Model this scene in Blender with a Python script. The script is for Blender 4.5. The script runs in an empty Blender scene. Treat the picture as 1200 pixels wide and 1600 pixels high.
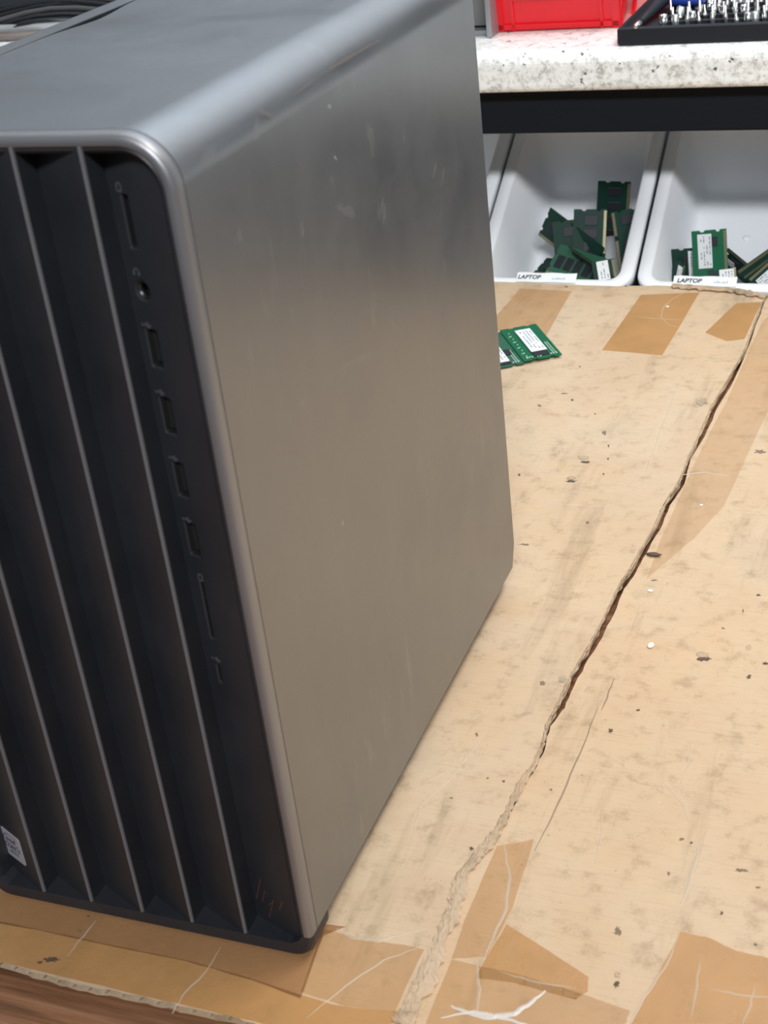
import bpy, bmesh, math, random
from mathutils import Vector, Matrix
random.seed(7)
scene = bpy.context.scene
PI = math.pi

# ------------------------------------------------------------------ camera
CAM = Vector((0.2204, -0.3705, 0.4359))
YAW, PIT, ROL, FPX = -0.4200, -0.4995, -0.1244, 2251.5
_f = Vector((math.sin(YAW)*math.cos(PIT), math.cos(YAW)*math.cos(PIT), math.sin(PIT)))
_r0 = Vector((math.cos(YAW), -math.sin(YAW), 0)); _u0 = _r0.cross(_f)
_c, _s = math.cos(ROL), math.sin(ROL)
CR = _c*_r0 + _s*_u0; CU = -_s*_r0 + _c*_u0
cd = bpy.data.cameras.new('camera'); cam = bpy.data.objects.new('camera', cd)
scene.collection.objects.link(cam); scene.camera = cam
M = Matrix((CR, CU, -_f)).transposed().to_4x4(); M.translation = CAM
cam.matrix_world = M
cd.sensor_fit = 'VERTICAL'; cd.sensor_height = 36.0; cd.lens = FPX/1600*36.0
cd.clip_start = 0.01; cd.clip_end = 50
cd.dof.use_dof = True; cd.dof.focus_distance = 0.80; cd.dof.aperture_fstop = 24

# ------------------------------------------------------------------ view + world + lamps
vs = scene.view_settings
vs.view_transform = 'Standard'; vs.look = 'None'; vs.gamma = 1; vs.exposure = -0.08; vs.use_curve_mapping = False
w = bpy.data.worlds.new('world'); scene.world = w; w.use_nodes = True
w.node_tree.nodes['Background'].inputs[0].default_value = (0.72, 0.84, 1.0, 1)
w.node_tree.nodes['Background'].inputs[1].default_value = 0.14

def area(name, loc, target, sx, sy, power, col):
    l = bpy.data.lights.new(name, 'AREA'); l.shape = 'RECTANGLE'; l.size = sx; l.size_y = sy
    l.energy = power; l.color = col
    o = bpy.data.objects.new(name, l); scene.collection.objects.link(o)
    o.location = loc
    o.rotation_euler = (Vector(target)-Vector(loc)).to_track_quat('-Z', 'Y').to_euler()
    return o
area('ceiling_light_above', (0.75, 0.55, 1.9), (0.15, 0.45, 0.0), 1.3, 0.35, 25, (1.0, 0.93, 0.84))
lb = area('ceiling_light_behind', (1.0, -1.9, 2.05), (0.05, 1.0, 0.0), 1.2, 0.25, 12.5, (0.95, 0.97, 1.0)); lb.data.spread = math.radians(65)
area('ceiling_light_far', (0.3, 1.35, 1.75), (0, 0.4, 0.2), 2.2, 0.22, 9, (0.74, 0.87, 1.0))
area('added_wall_light', (-0.2, 0.75, 1.75), (-0.35, 1.6, 0.9), 1.6, 0.15, 19, (0.80, 0.90, 1.0))  # added light, brightens the wall that the tower's top reflects

# ------------------------------------------------------------------ helpers
def ray(px, py):
    return (_f + CR*((px-600)/FPX) - CU*((py-800)/FPX))
def on_z(px, py, z=0.0):
    d = ray(px, py); return CAM + d*((z-CAM.z)/d.z)
def on_y(px, py, y=0.0):
    d = ray(px, py); return CAM + d*((y-CAM.y)/d.y)
def on_x(px, py, x=0.0):
    d = ray(px, py); return CAM + d*((x-CAM.x)/d.x)
def on_plane(px, py, P, n):
    d = ray(px, py); return CAM + d*((P-CAM).dot(n)/d.dot(n))

def link(o): scene.collection.objects.link(o); return o
def mesh_obj(name, bm, mat, parent=None, smooth=False):
    me = bpy.data.meshes.new(name); bm.normal_update(); bm.to_mesh(me); bm.free()
    for m in (mat if isinstance(mat, (list, tuple)) else [mat]): me.materials.append(m)
    if smooth:
        for p in me.polygons: p.use_smooth = True
    o = link(bpy.data.objects.new(name, me))
    if parent is not None:
        o.parent = parent; o.matrix_parent_inverse = Matrix.Translation(parent_world(parent)).inverted()
    return o
_pw = {}
def parent_world(p):
    v = Vector((0, 0, 0))
    while p is not None:
        if p.name in _pw: return _pw[p.name].copy()
        p = None
    return v
def thing(name, label, cat, loc=(0, 0, 0), group=None):
    o = link(bpy.data.objects.new(name, None)); o.location = loc; o.empty_display_size = 0.02
    _pw[o.name] = Vector(loc)
    o['label'] = label; o['category'] = cat
    if group: o['group'] = group
    return o
def tag(o, label, cat, group=None):
    o['label'] = label; o['category'] = cat
    if group: o['group'] = group
    return o
def structure(o): o['kind'] = 'structure'; return o

def add_box(bm, a, b, mi=0, mat=None):
    (x0, y0, z0), (x1, y1, z1) = a, b
    co = [(x0,y0,z0),(x1,y0,z0),(x1,y1,z0),(x0,y1,z0),(x0,y0,z1),(x1,y0,z1),(x1,y1,z1),(x0,y1,z1)]
    vsx = [bm.verts.new(mat @ Vector(c) if mat else c) for c in co]
    fs = []
    for q in ((0,3,2,1),(4,5,6,7),(0,1,5,4),(1,2,6,5),(2,3,7,6),(3,0,4,7)):
        f = bm.faces.new([vsx[i] for i in q]); f.material_index = mi; fs.append(f)
    return vsx, fs
def box_obj(name, a, b, mat, parent=None, bevel=0.0, seg=2):
    bm = bmesh.new(); add_box(bm, a, b)
    if bevel: bmesh.ops.bevel(bm, geom=bm.edges[:], offset=bevel, segments=seg, affect='EDGES', profile=0.5)
    return mesh_obj(name, bm, mat, parent)
def add_tube(bm, pts, r, n=8, cap=True, mi=0):
    pts = [Vector(p) for p in pts]; rings = []
    rr = r if isinstance(r, (list, tuple)) else [r]*len(pts)
    for i, p in enumerate(pts):
        t = (pts[min(i+1, len(pts)-1)] - pts[max(i-1, 0)]).normalized()
        a = Vector((0, 0, 1)) if abs(t.z) < 0.9 else Vector((1, 0, 0))
        u = t.cross(a).normalized(); v = t.cross(u)
        rings.append([bm.verts.new(p + (u*math.cos(2*PI*k/n) + v*math.sin(2*PI*k/n))*rr[i]) for k in range(n)])
    for i in range(len(rings)-1):
        for k in range(n):
            f = bm.faces.new((rings[i][k], rings[i][(k+1) % n], rings[i+1][(k+1) % n], rings[i+1][k])); f.smooth = True; f.material_index = mi
    if cap:
        f = bm.faces.new(rings[0][::-1]); f.material_index = mi
        f = bm.faces.new(rings[-1]); f.material_index = mi
def rings_loft(bm, rings, close=True, cap0=False, cap1=False, smooth=True):
    R = [[bm.verts.new(p) for p in r] for r in rings]
    n = len(R[0])
    for i in range(len(R)-1):
        for k in range(n if close else n-1):
            f = bm.faces.new((R[i][k], R[i][(k+1) % n], R[i+1][(k+1) % n], R[i+1][k])); f.smooth = smooth
    if cap0: bm.faces.new(R[0][::-1])
    if cap1: bm.faces.new(R[-1])
    return R
def prism(name, poly, z0, z1, mat, parent=None, jag=0.0):
    """horizontal sheet with outline poly [(x,y)...]"""
    bm = bmesh.new()
    lo = [bm.verts.new((x, y, z0)) for x, y in poly]; hi = [bm.verts.new((x, y, z1)) for x, y in poly]
    bm.faces.new(hi); bm.faces.new(lo[::-1])
    n = len(poly)
    for k in range(n): bm.faces.new((lo[k], lo[(k+1) % n], hi[(k+1) % n], hi[k]))
    bmesh.ops.recalc_face_normals(bm, faces=bm.faces[:])
    bmesh.ops.triangulate(bm, faces=[f for f in bm.faces if len(f.verts) > 4])
    return mesh_obj(name, bm, mat, parent)
def text_obj(name, s, size, mw, mat, parent=None, ext=0.00008, align='LEFT', shear=0.0, bold=0.0):
    c = bpy.data.curves.new(name, 'FONT'); c.body = s; c.size = size; c.extrude = ext; c.align_x = align; c.shear = shear; c.offset = bold
    t = bpy.data.objects.new(name+'_tmp', c); link(t)
    bpy.context.view_layer.update()
    me = bpy.data.meshes.new_from_object(t.evaluated_get(bpy.context.evaluated_depsgraph_get()))
    bpy.data.objects.remove(t); me.materials.clear(); me.materials.append(mat); me.transform(mw)
    o = link(bpy.data.objects.new(name, me))
    if parent is not None:
        o.parent = parent; o.matrix_parent_inverse = Matrix.Translation(parent_world(parent)).inverted()
    return o
def frame(O, X, Y):
    X = X.normalized(); Y = (Y - X*Y.dot(X)).normalized(); Z = X.cross(Y)
    m = Matrix((X, Y, Z)).transposed().to_4x4(); m.translation = O
    return m

# ------------------------------------------------------------------ materials
def mat(name, col, rough=0.5, metal=0.0, **kw):
    m = bpy.data.materials.new(name); m.use_nodes = True
    b = m.node_tree.nodes['Principled BSDF']
    b.inputs['Base Color'].default_value = (*col, 1); b.inputs['Roughness'].default_value = rough; b.inputs['Metallic'].default_value = metal
    for k, v in kw.items(): b.inputs[k.replace('_', ' ')].default_value = v
    return m
class N:
    def __init__(s, m): s.t = m.node_tree; s.b = s.t.nodes['Principled BSDF']; s.co = s.t.nodes.new('ShaderNodeTexCoord').outputs['Object']
    def n(s, typ, **kw):
        x = s.t.nodes.new(typ)
        for k, v in kw.items(): setattr(x, k, v)
        return x
    def l(s, a, b): s.t.links.new(a, b)
    def mapped(s, sc, rot=(0, 0, 0)):
        x = s.n('ShaderNodeMapping'); x.inputs['Scale'].default_value = sc; x.inputs['Rotation'].default_value = rot; s.l(s.co, x.inputs[0]); return x.outputs[0]
    def noise(s, scale, detail=4, rough=0.5, vec=None, dist=0.0):
        x = s.n('ShaderNodeTexNoise'); x.inputs['Scale'].default_value = scale; x.inputs['Detail'].default_value = detail
        x.inputs['Roughness'].default_value = rough; x.inputs['Distortion'].default_value = dist
        s.l(vec if vec is not None else s.co, x.inputs['Vector']); return x.outputs['Fac']
    def ramp(s, fac, stops):
        x = s.n('ShaderNodeValToRGB'); e = x.color_ramp.elements
        while len(e) < len(stops): e.new(0.5)
        for i, (p, c) in enumerate(stops):
            e[i].position = p; e[i].color = (*c, 1) if isinstance(c, tuple) else (c, c, c, 1)
        s.l(fac, x.inputs[0]); return x.outputs[0]
    def mix(s, fac, a, b, mode='MIX'):
        x = s.n('ShaderNodeMix', data_type='RGBA', blend_type=mode)
        for i, v in ((0, fac), (6, a), (7, b)):
            if isinstance(v, (int, float)): x.inputs[i].default_value = v
            elif isinstance(v, tuple): x.inputs[i].default_value = (*v, 1)
            else: s.l(v, x.inputs[i])
        return x.outputs[2]
    def bump(s, h, strength, dist=0.001):
        x = s.n('ShaderNodeBump'); x.inputs['Strength'].default_value = strength; x.inputs['Distance'].default_value = dist
        s.l(h, x.inputs['Height']); s.l(x.outputs[0], s.b.inputs['Normal'])

def cardboard_mat(name, a, b, c, rough=0.75):
    m = mat(name, a, rough); n = N(m)
    big = n.ramp(n.noise(9, 7, 0.62, dist=0.8), [(0.34, a), (0.54, b), (0.70, c)])
    blush = n.ramp(n.noise(4.5, 5, 0.6), [(0.45, (1, 1, 1)), (0.65, (1.0, 0.93, 0.84))])
    x = n.mix(1.0, big, blush, 'MULTIPLY')
    x = n.mix(0.75, x, n.ramp(n.noise(75, 7, 0.7), [(0.32, (0.66, 0.63, 0.58)), (0.47, (0.97, 0.97, 0.97)), (0.6, (1, 1, 1)), (0.75, (1.0, 0.98, 0.93))]), 'MULTIPLY')
    fib = n.noise(1, 5, 0.75, n.mapped((55, 750, 60), (0, 0, 0.22)))
    x = n.mix(0.35, x, n.ramp(fib, [(0.33, (0.76, 0.73, 0.68)), (0.50, (1, 1, 1))]), 'MULTIPLY')
    smear = n.noise(1, 6, 0.65, n.mapped((34, 5, 20), (0, 0, -0.12)), 0.3)
    x = n.mix(0.75, x, n.ramp(smear, [(0.30, (0.62, 0.61, 0.57)), (0.46, (1, 1, 1))]), 'MULTIPLY')
    dirt = n.noise(24, 8, 0.75, dist=1.2)
    x = n.mix(0.6, x, n.ramp(dirt, [(0.27, (0.55, 0.52, 0.46)), (0.38, (1, 1, 1))]), 'MULTIPLY')
    x = n.mix(1.0, x, n.ramp(n.noise(420, 4, 0.65), [(0.25, (0.5, 0.43, 0.34)), (0.33, (1, 1, 1)), (0.68, (1, 1, 1)), (0.76, (1.12, 1.1, 1.06))]), 'MULTIPLY')
    # short pale fibres
    fl = n.noise(1, 3, 0.6, n.mapped((180, 620, 60), (0, 0, -0.5)))
    x = n.mix(n.ramp(fl, [(0.70, 0.0), (0.78, 0.45)]), x, (0.78, 0.68, 0.53))
    n.l(x, n.b.inputs['Base Color'])
    n.bump(n.mix(0.5, n.noise(160, 6, 0.75), n.noise(14, 3)), 0.55, 0.0014)
    return m
M_card = cardboard_mat('cardboard', (0.545, 0.392, 0.252), (0.590, 0.445, 0.298), (0.515, 0.403, 0.283))
M_card2 = cardboard_mat('cardboard_second', (0.575, 0.402, 0.250), (0.600, 0.442, 0.288), (0.540, 0.410, 0.275))
M_core = cardboard_mat('cardboard_core', (0.42, 0.34, 0.24), (0.55, 0.46, 0.34), (0.35, 0.29, 0.21))
M_torn = cardboard_mat('torn_paper', (0.88, 0.72, 0.53), (0.74, 0.60, 0.43), (0.92, 0.80, 0.62))
def tape_mat(name, col, alpha):
    m = mat(name, col, 0.32); n = N(m)
    n.l(n.ramp(n.noise(26, 4, 0.6), [(0.3, tuple(c*0.86 for c in col)), (0.6, col)]), n.b.inputs['Base Color'])
    n.b.inputs['Alpha'].default_value = alpha
    n.bump(n.noise(60, 5, 0.7), 0.5, 0.0015)
    return m
M_tape = tape_mat('packing_tape', (0.66, 0.36, 0.13), 0.46)
M_tape_soft = tape_mat('packing_tape_pale', (0.66, 0.37, 0.14), 0.24)
M_crease = mat('tape_crease', (0.80, 0.68, 0.52), 0.4, Alpha=0.38)
M_crease_w = mat('tape_crease_white', (0.9, 0.87, 0.82), 0.3, Alpha=0.55)
M_scuff = mat('dark_scuff', (0.10, 0.07, 0.045), 0.8)
M_scuff_soft = mat('brown_scuff', (0.26, 0.20, 0.14), 0.85, Alpha=0.42)
M_flap = cardboard_mat('lifted_paper', (0.72, 0.60, 0.44), (0.78, 0.66, 0.50), (0.66, 0.55, 0.40))

def painted_metal(name, col, rough, metal):
    m = mat(name, col, rough, metal); n = N(m)
    streak = n.noise(1, 5, 0.65, n.mapped((50, 50, 9)))
    d = n.ramp(streak, [(0.30, tuple(c*0.98 for c in col)), (0.52, col), (0.70, tuple(min(1, c*1.03) for c in col))])
    smud = n.noise(15, 6, 0.7, dist=0.4)
    d = n.mix(0.4, d, n.ramp(smud, [(0.36, (0.86, 0.86, 0.86)), (0.50, (1, 1, 1)), (0.68, (1.0, 1.0, 1.0))]), 'MULTIPLY')
    # pale scuffs: small, vertical, only where a second noise allows them
    sc = n.ramp(n.noise(1, 3, 0.6, n.mapped((120, 120, 34), (0.3, 0, 0))), [(0.56, 0.0), (0.74, 1.0)])
    ms = n.ramp(n.noise(13, 2), [(0.50, 0.0), (0.62, 0.25)])
    fac = n.mix(1.0, sc, ms, 'MULTIPLY')
    d = n.mix(fac, d, (0.42, 0.42, 0.41))
    n.l(d, n.b.inputs['Base Color'])
    n.l(n.ramp(smud, [(0.3, rough-0.04), (0.7, rough+0.06)]), n.b.inputs['Roughness'])
    n.bump(n.noise(700, 2), 0.05, 0.0003)
    return m
M_silver = painted_metal('grey_painted_steel', (0.255, 0.262, 0.272), 0.33, 0.80)
M_bezel = mat('silver_bezel_plastic', (0.29, 0.29, 0.30), 0.42, 0.7)
def black_plastic():
    m = mat('black_bezel_plastic', (0.020, 0.022, 0.027), 0.46); n = N(m)
    n.l(n.ramp(n.noise(22, 6, 0.7), [(0.35, (0.017, 0.019, 0.024)), (0.7, (0.027, 0.029, 0.034))]), n.b.inputs['Base Color'])
    n.bump(n.noise(1500, 2), 0.08, 0.0002); return m
M_black = black_plastic()
M_black_edge = mat('lit_ridge_plastic', (0.14, 0.137, 0.145), 0.38)  # lighter grey paints the light caught along the louvre ridges
M_dark = mat('port_interior', (0.012, 0.012, 0.013), 0.5)
M_dark2 = mat('case_interior', (0.006, 0.008, 0.011), 0.6)
M_icon = mat('printed_icon', (0.09, 0.09, 0.10), 0.5)
M_steelbit = mat('port_steel', (0.45, 0.45, 0.46), 0.3, 1.0)
M_copper = mat('copper_logo', (0.30, 0.13, 0.07), 0.35, 0.6)
M_badge = mat('badge_foil', (0.62, 0.62, 0.68), 0.30, 0.4)
M_badgeink = mat('badge_ink', (0.06, 0.06, 0.09), 0.5)
M_rubber = mat('rubber', (0.02, 0.02, 0.02), 0.8)
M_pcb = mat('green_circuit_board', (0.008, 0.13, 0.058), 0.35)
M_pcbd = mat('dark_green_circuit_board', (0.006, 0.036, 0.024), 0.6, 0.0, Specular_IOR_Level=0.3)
M_pcbp = mat('pale_green_circuit_board', (0.03, 0.12, 0.07), 0.45)
M_chip = mat('memory_chip', (0.015, 0.017, 0.022), 0.6)
M_gold = mat('gold_contacts', (0.34, 0.29, 0.17), 0.4, 0.5)
M_paper = mat('white_sticker', (0.80, 0.82, 0.82), 0.5)
M_ink = mat('grey_print', (0.25, 0.27, 0.30), 0.6)
M_inkb = mat('black_marker', (0.03, 0.03, 0.035), 0.6)
M_solder = mat('solder_marks', (0.62, 0.72, 0.62), 0.4)
M_bin = mat('white_bin_plastic', (0.84, 0.865, 0.89), 0.36)
def red_plastic():
    m = mat('red_bin_plastic', (0.72, 0.006, 0.016), 0.28); return m
M_red = red_plastic()
M_tray = mat('black_tray_plastic', (0.012, 0.014, 0.019), 0.6, 0.0, Specular_IOR_Level=0.3)
M_chrome = mat('chrome_steel', (0.72, 0.73, 0.72), 0.22, 1.0)
M_chrome2 = mat('satin_steel', (0.58, 0.60, 0.57), 0.35, 0.9)
M_blue = mat('blue_plastic', (0.02, 0.06, 0.35), 0.4)
M_beam = mat('black_painted_beam', (0.004, 0.006, 0.010), 0.8, 0.0, Specular_IOR_Level=0.25)
M_greymetal = mat('grey_sheet_metal', (0.30, 0.31, 0.32), 0.4, 0.4)
M_cable = mat('black_cable', (0.015, 0.016, 0.018), 0.45)
M_rail = mat('silver_rail', (0.62, 0.63, 0.64), 0.3, 0.6)
def granite():
    m = mat('speckled_granite_laminate', (0.8, 0.8, 0.78), 0.28); n = N(m)
    base = n.ramp(n.noise(95, 7, 0.75, dist=0.3), [(0.34, (0.40, 0.41, 0.38)), (0.43, (0.76, 0.77, 0.74)), (0.53, (0.90, 0.92, 0.90))])
    base = n.mix(0.6, base, n.ramp(n.noise(240, 5, 0.7), [(0.36, (0.45, 0.44, 0.41)), (0.5, (1, 1, 1))]), 'MULTIPLY')
    base = n.mix(1.0, base, n.ramp(n.noise(105, 3, 0.55), [(0.30, (0.12, 0.12, 0.13)), (0.335, (1, 1, 1))]), 'MULTIPLY')
    n.l(base, n.b.inputs['Base Color']); return m
M_granite = granite()
def wood():
    m = mat('reddish_planks', (0.30, 0.14, 0.07), 0.6); n = N(m)
    g = n.noise(1, 6, 0.65, n.mapped((7, 170, 60)), 0.3)
    n.l(n.ramp(g, [(0.3, (0.10, 0.045, 0.022)), (0.5, (0.27, 0.125, 0.06)), (0.7, (0.42, 0.22, 0.12))]), n.b.inputs['Base Color'])
    n.bump(g, 0.4, 0.001); return m
M_wood = wood()
M_wall = mat('painted_wall', (0.74, 0.78, 0.82), 0.8)
M_floor = mat('concrete_floor', (0.22, 0.22, 0.22), 0.7)

# ------------------------------------------------------------------ setting
o = structure(box_obj('floor', (-3, -3.2, -0.90), (3, 1.75, -0.86), M_floor))
o = structure(box_obj('wall_back', (-3, 1.62, -0.86), (3, 1.75, 1.9), M_wall))

# workbench with butcher-block boards under the cardboard
bench = thing('workbench', 'reddish wooden workbench of narrow planks under the cardboard sheets', 'workbench', (0, 0.1, -0.86))
y = -0.42
edges = []
rw = random.Random(3)
cuts = [-0.50, -0.36, -0.24, -0.135, -0.100, -0.078, -0.052, 0.02, 0.14, 0.28, 0.42, 0.56, 0.66, 0.755]
tops = [-0.030, -0.029, -0.030, -0.026, -0.030, -0.024, -0.016, -0.0145, -0.0145, -0.0145, -0.0145, -0.0145, -0.0145]
for i in range(len(cuts)-1):
    box_obj('plank', (-1.05, cuts[i]+0.0006, -0.055), (0.75, cuts[i+1]-0.0006, tops[i]), M_wood, bench, bevel=0.0012, seg=2)
box_obj('apron', (-1.0, -0.45, -0.13), (0.70, 0.72, -0.055), M_wood, bench, bevel=0.003)
for x in (-0.98, 0.62):
    for yy in (-0.43, 0.65): box_obj('leg', (x, yy, -0.86), (x+0.06, yy+0.06, -0.13), M_wood, bench, bevel=0.004)

# ------------------------------------------------------------------ counter at the back
counter = thing('counter', 'white speckled granite-look counter on a black beam behind the workbench', 'counter', (0, 1.15, -0.86))
bm = bmesh.new()
prof = [(1.60, 0.157), (0.786, 0.157)]
for k in range(5):
    a = PI/2*k/4; prof.append((0.786-0.006*math.sin(a), 0.163-0.006*math.cos(a)))
for k in range(9):
    a = PI/2*k/8; prof.append((0.792-0.012*math.cos(a), 0.178+0.012*math.sin(a)))
prof += [(1.60, 0.190)]
rings_loft(bm, [[Vector((x, p[0], p[1])) for p in prof] for x in (-1.5, 0.9)], cap0=True, cap1=True, smooth=False)
bmesh.ops.recalc_face_normals(bm, faces=bm.faces[:])
mesh_obj('countertop', bm, M_granite, counter)
box_obj('support_beam', (-1.48, 0.800, 0.1185), (0.88, 0.845, 0.157), M_beam, counter, bevel=0.002)
box_obj('back_beam', (-1.48, 1.55, 0.1185), (0.88, 1.59, 0.157), M_beam, counter, bevel=0.002)
box_obj('dark_reflection_panel', (-1.5, 1.585, 0.19), (0.9, 1.61, 0.74), mat('dark_reflection_matte', (0.05, 0.055, 0.06), 0.6), counter)  # unseen dark panel added to darken what the tower's rounded edge reflects
for x in (-1.46, 0.80):
    for yy in (0.80, 1.55): box_obj('leg', (x, yy, -0.86), (x+0.04, yy+0.04, 0.1185), M_beam, counter)

# ------------------------------------------------------------------ tilted rack and white bins
SL = math.atan(0.55)
BO = Vector((0, 0.7705, -0.0058)); BV = Vector((0, math.cos(SL), math.sin(SL))); BW = Vector((0, -math.sin(SL), math.cos(SL)))
def bl(u, v, h): return BO + Vector((u, 0, 0)) + BV*v + BW*h
def bpix(px, py, h): return on_plane(px, py, BO + BW*h, BW)
rack = thing('bin_rack', 'grey metal rack holding the white bins on a slope under the counter', 'rack', (0, 0.95, -0.86))
bm = bmesh.new()
rings_loft(bm, [[bl(u, 0.0, -0.0915), bl(u, 0.215, -0.0915), bl(u, 0.215, -0.094), bl(u, 0.0, -0.094)] for u in (-0.80, 0.30)], cap0=True, cap1=True, smooth=False)
bmesh.ops.recalc_face_normals(bm, faces=bm.faces[:]); mesh_obj('sloped_shelf', bm, M_greymetal, rack)
for x in (-0.78, 0.26):
    box_obj('upright', (x, 0.86, -0.86), (x+0.025, 0.885, -0.073), M_greymetal, rack)
    box_obj('upright', (x, 0.98, -0.86), (x+0.025, 1.005, -0.006), M_greymetal, rack)

def rrect(u0, u1, v0, v1, r, h, seg=6):
    pts = []
    for cx, cy, a0 in ((u1-r, v0+r, -PI/2), (u1-r, v1-r, 0), (u0+r, v1-r, PI/2), (u0+r, v0+r, PI)):
        for k in range(seg+1):
            a = a0 + PI/2*k/seg; pts.append(bl(cx+r*math.cos(a), cy+r*math.sin(a), h))
    return pts
def white_bin(uR, label, text_px=None):
    u0, u1 = uR-0.1415, uR
    t = thing('storage_bin', label, 'bin', tuple(bl((u0+u1)/2, 0.1, -0.0912)), 'white bins in a row under the counter')
    bm = bmesh.new()
    R = [rrect(u0, u1, 0.0, 0.212, 0.018, -0.012), rrect(u0, u1, 0.0, 0.212, 0.018, -0.0015), rrect(u0+0.0015, u1-0.0015, 0.0015, 0.2105, 0.0165, 0.0),
         rrect(u0+0.0105, u1-0.0105, 0.0085, 0.204, 0.012, 0.0), rrect(u0+0.012, u1-0.012, 0.010, 0.2025, 0.011, -0.0015),
         rrect(u0+0.0185, u1-0.0185, 0.018, 0.188, 0.010, -0.078), rrect(u0+0.022, u1-0.022, 0.0215, 0.184, 0.009, -0.084),
         rrect(u0+0.024, u1-0.024, 0.0235, 0.182, 0.008, -0.085)]
    rings_loft(bm, R, cap1=True)
    R2 = [rrect(u0, u1, 0.0, 0.212, 0.018, -0.012), rrect(u0+0.006, u1-0.006, 0.005, 0.206, 0.014, -0.012), rrect(u0+0.015, u1-0.015, 0.014, 0.192, 0.012, -0.0905)]
    rings_loft(bm, R2, cap1=True)
    bmesh.ops.remove_doubles(bm, verts=bm.verts[:], dist=1e-6)
    bmesh.ops.recalc_face_normals(bm, faces=bm.faces[:])
    mesh_obj('bin_shell', bm, M_bin, t)
    return t
def bin_label(t, px0, py0, px1, py1, tx, tsize):
    """paper strip on the front flange; text begins at pixel tx"""
    a = bpix(px0, py0, 0.0012); b = bpix(px1, py1, 0.0012)
    m = frame(a, b-a, BV); L = (b-a).length
    bm = bmesh.new(); n = 10; hgt = 0.0095
    top = []; bot = []
    for k in range(n+1):
        x = L*k/n; wv = 0.0004*math.sin(k*1.3)
        top.append((x, hgt+wv, 0.0012)); bot.append((x, 0.0+wv*0.6, 0.0))
    rings_loft(bm, [[m @ Vector(p) for p in top], [m @ Vector(p) for p in bot]], close=False, smooth=False)
    r = bmesh.ops.extrude_face_region(bm, geom=bm.faces[:])
    for v in r['geom']:
        if isinstance(v, bmesh.types.BMVert): v.co -= BW*0.0003
    bmesh.ops.recalc_face_normals(bm, faces=bm.faces[:])
    lab = mesh_obj('paper_label', bm, M_paper, t)
    _pw[lab.name] = Vector((0, 0, 0))
    m2 = m @ Matrix.Translation((tx, 0.0030, 0.00075)) @ Matrix.Rotation(0.09, 4, 'X')
    tt = text_obj('handwriting', 'LAPTOP', tsize, m2, M_inkb, None, align='LEFT', shear=0.15, bold=0.00014)
    tt.parent = lab
    bm = bmesh.new()
    for k in range(7):
        x = tx+0.031+k*0.0017+random.uniform(-.0003, .0003)
        add_box(bm, (x, 0.003, 0.0005), (x+0.0007, 0.003+random.uniform(0.001, 0.0022), 0.0008), mat=m)
    oo = mesh_obj('faint_print', bm, M_ink, None); oo.parent = lab
bin0 = white_bin(-0.1825, 'white plastic bin mostly hidden behind the tower, leftmost in the row')
bin1 = white_bin(-0.0375, 'white bin of dark green memory modules, nearer the tower than the other full bin')
bin2 = white_bin(0.1075, 'white plastic bin with a bright green upright memory module, rightmost in the row')
bin_label(bin1, 806, 440, 899, 442, 0.001, 0.0056)
bin_label(bin2, 1051, 446, 1150, 448, 0.003, 0.0056)
bm = bmesh.new(); bmesh.ops.create_uvsphere(bm, u_segments=10, v_segments=6, radius=0.0035, matrix=Matrix.Translation(bpix(1166, 372, -0.0845)) @ Matrix.Scale(0.35, 4, BW))
mesh_obj('moulding_dot', bm, M_bin, bin2, smooth=True)

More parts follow.
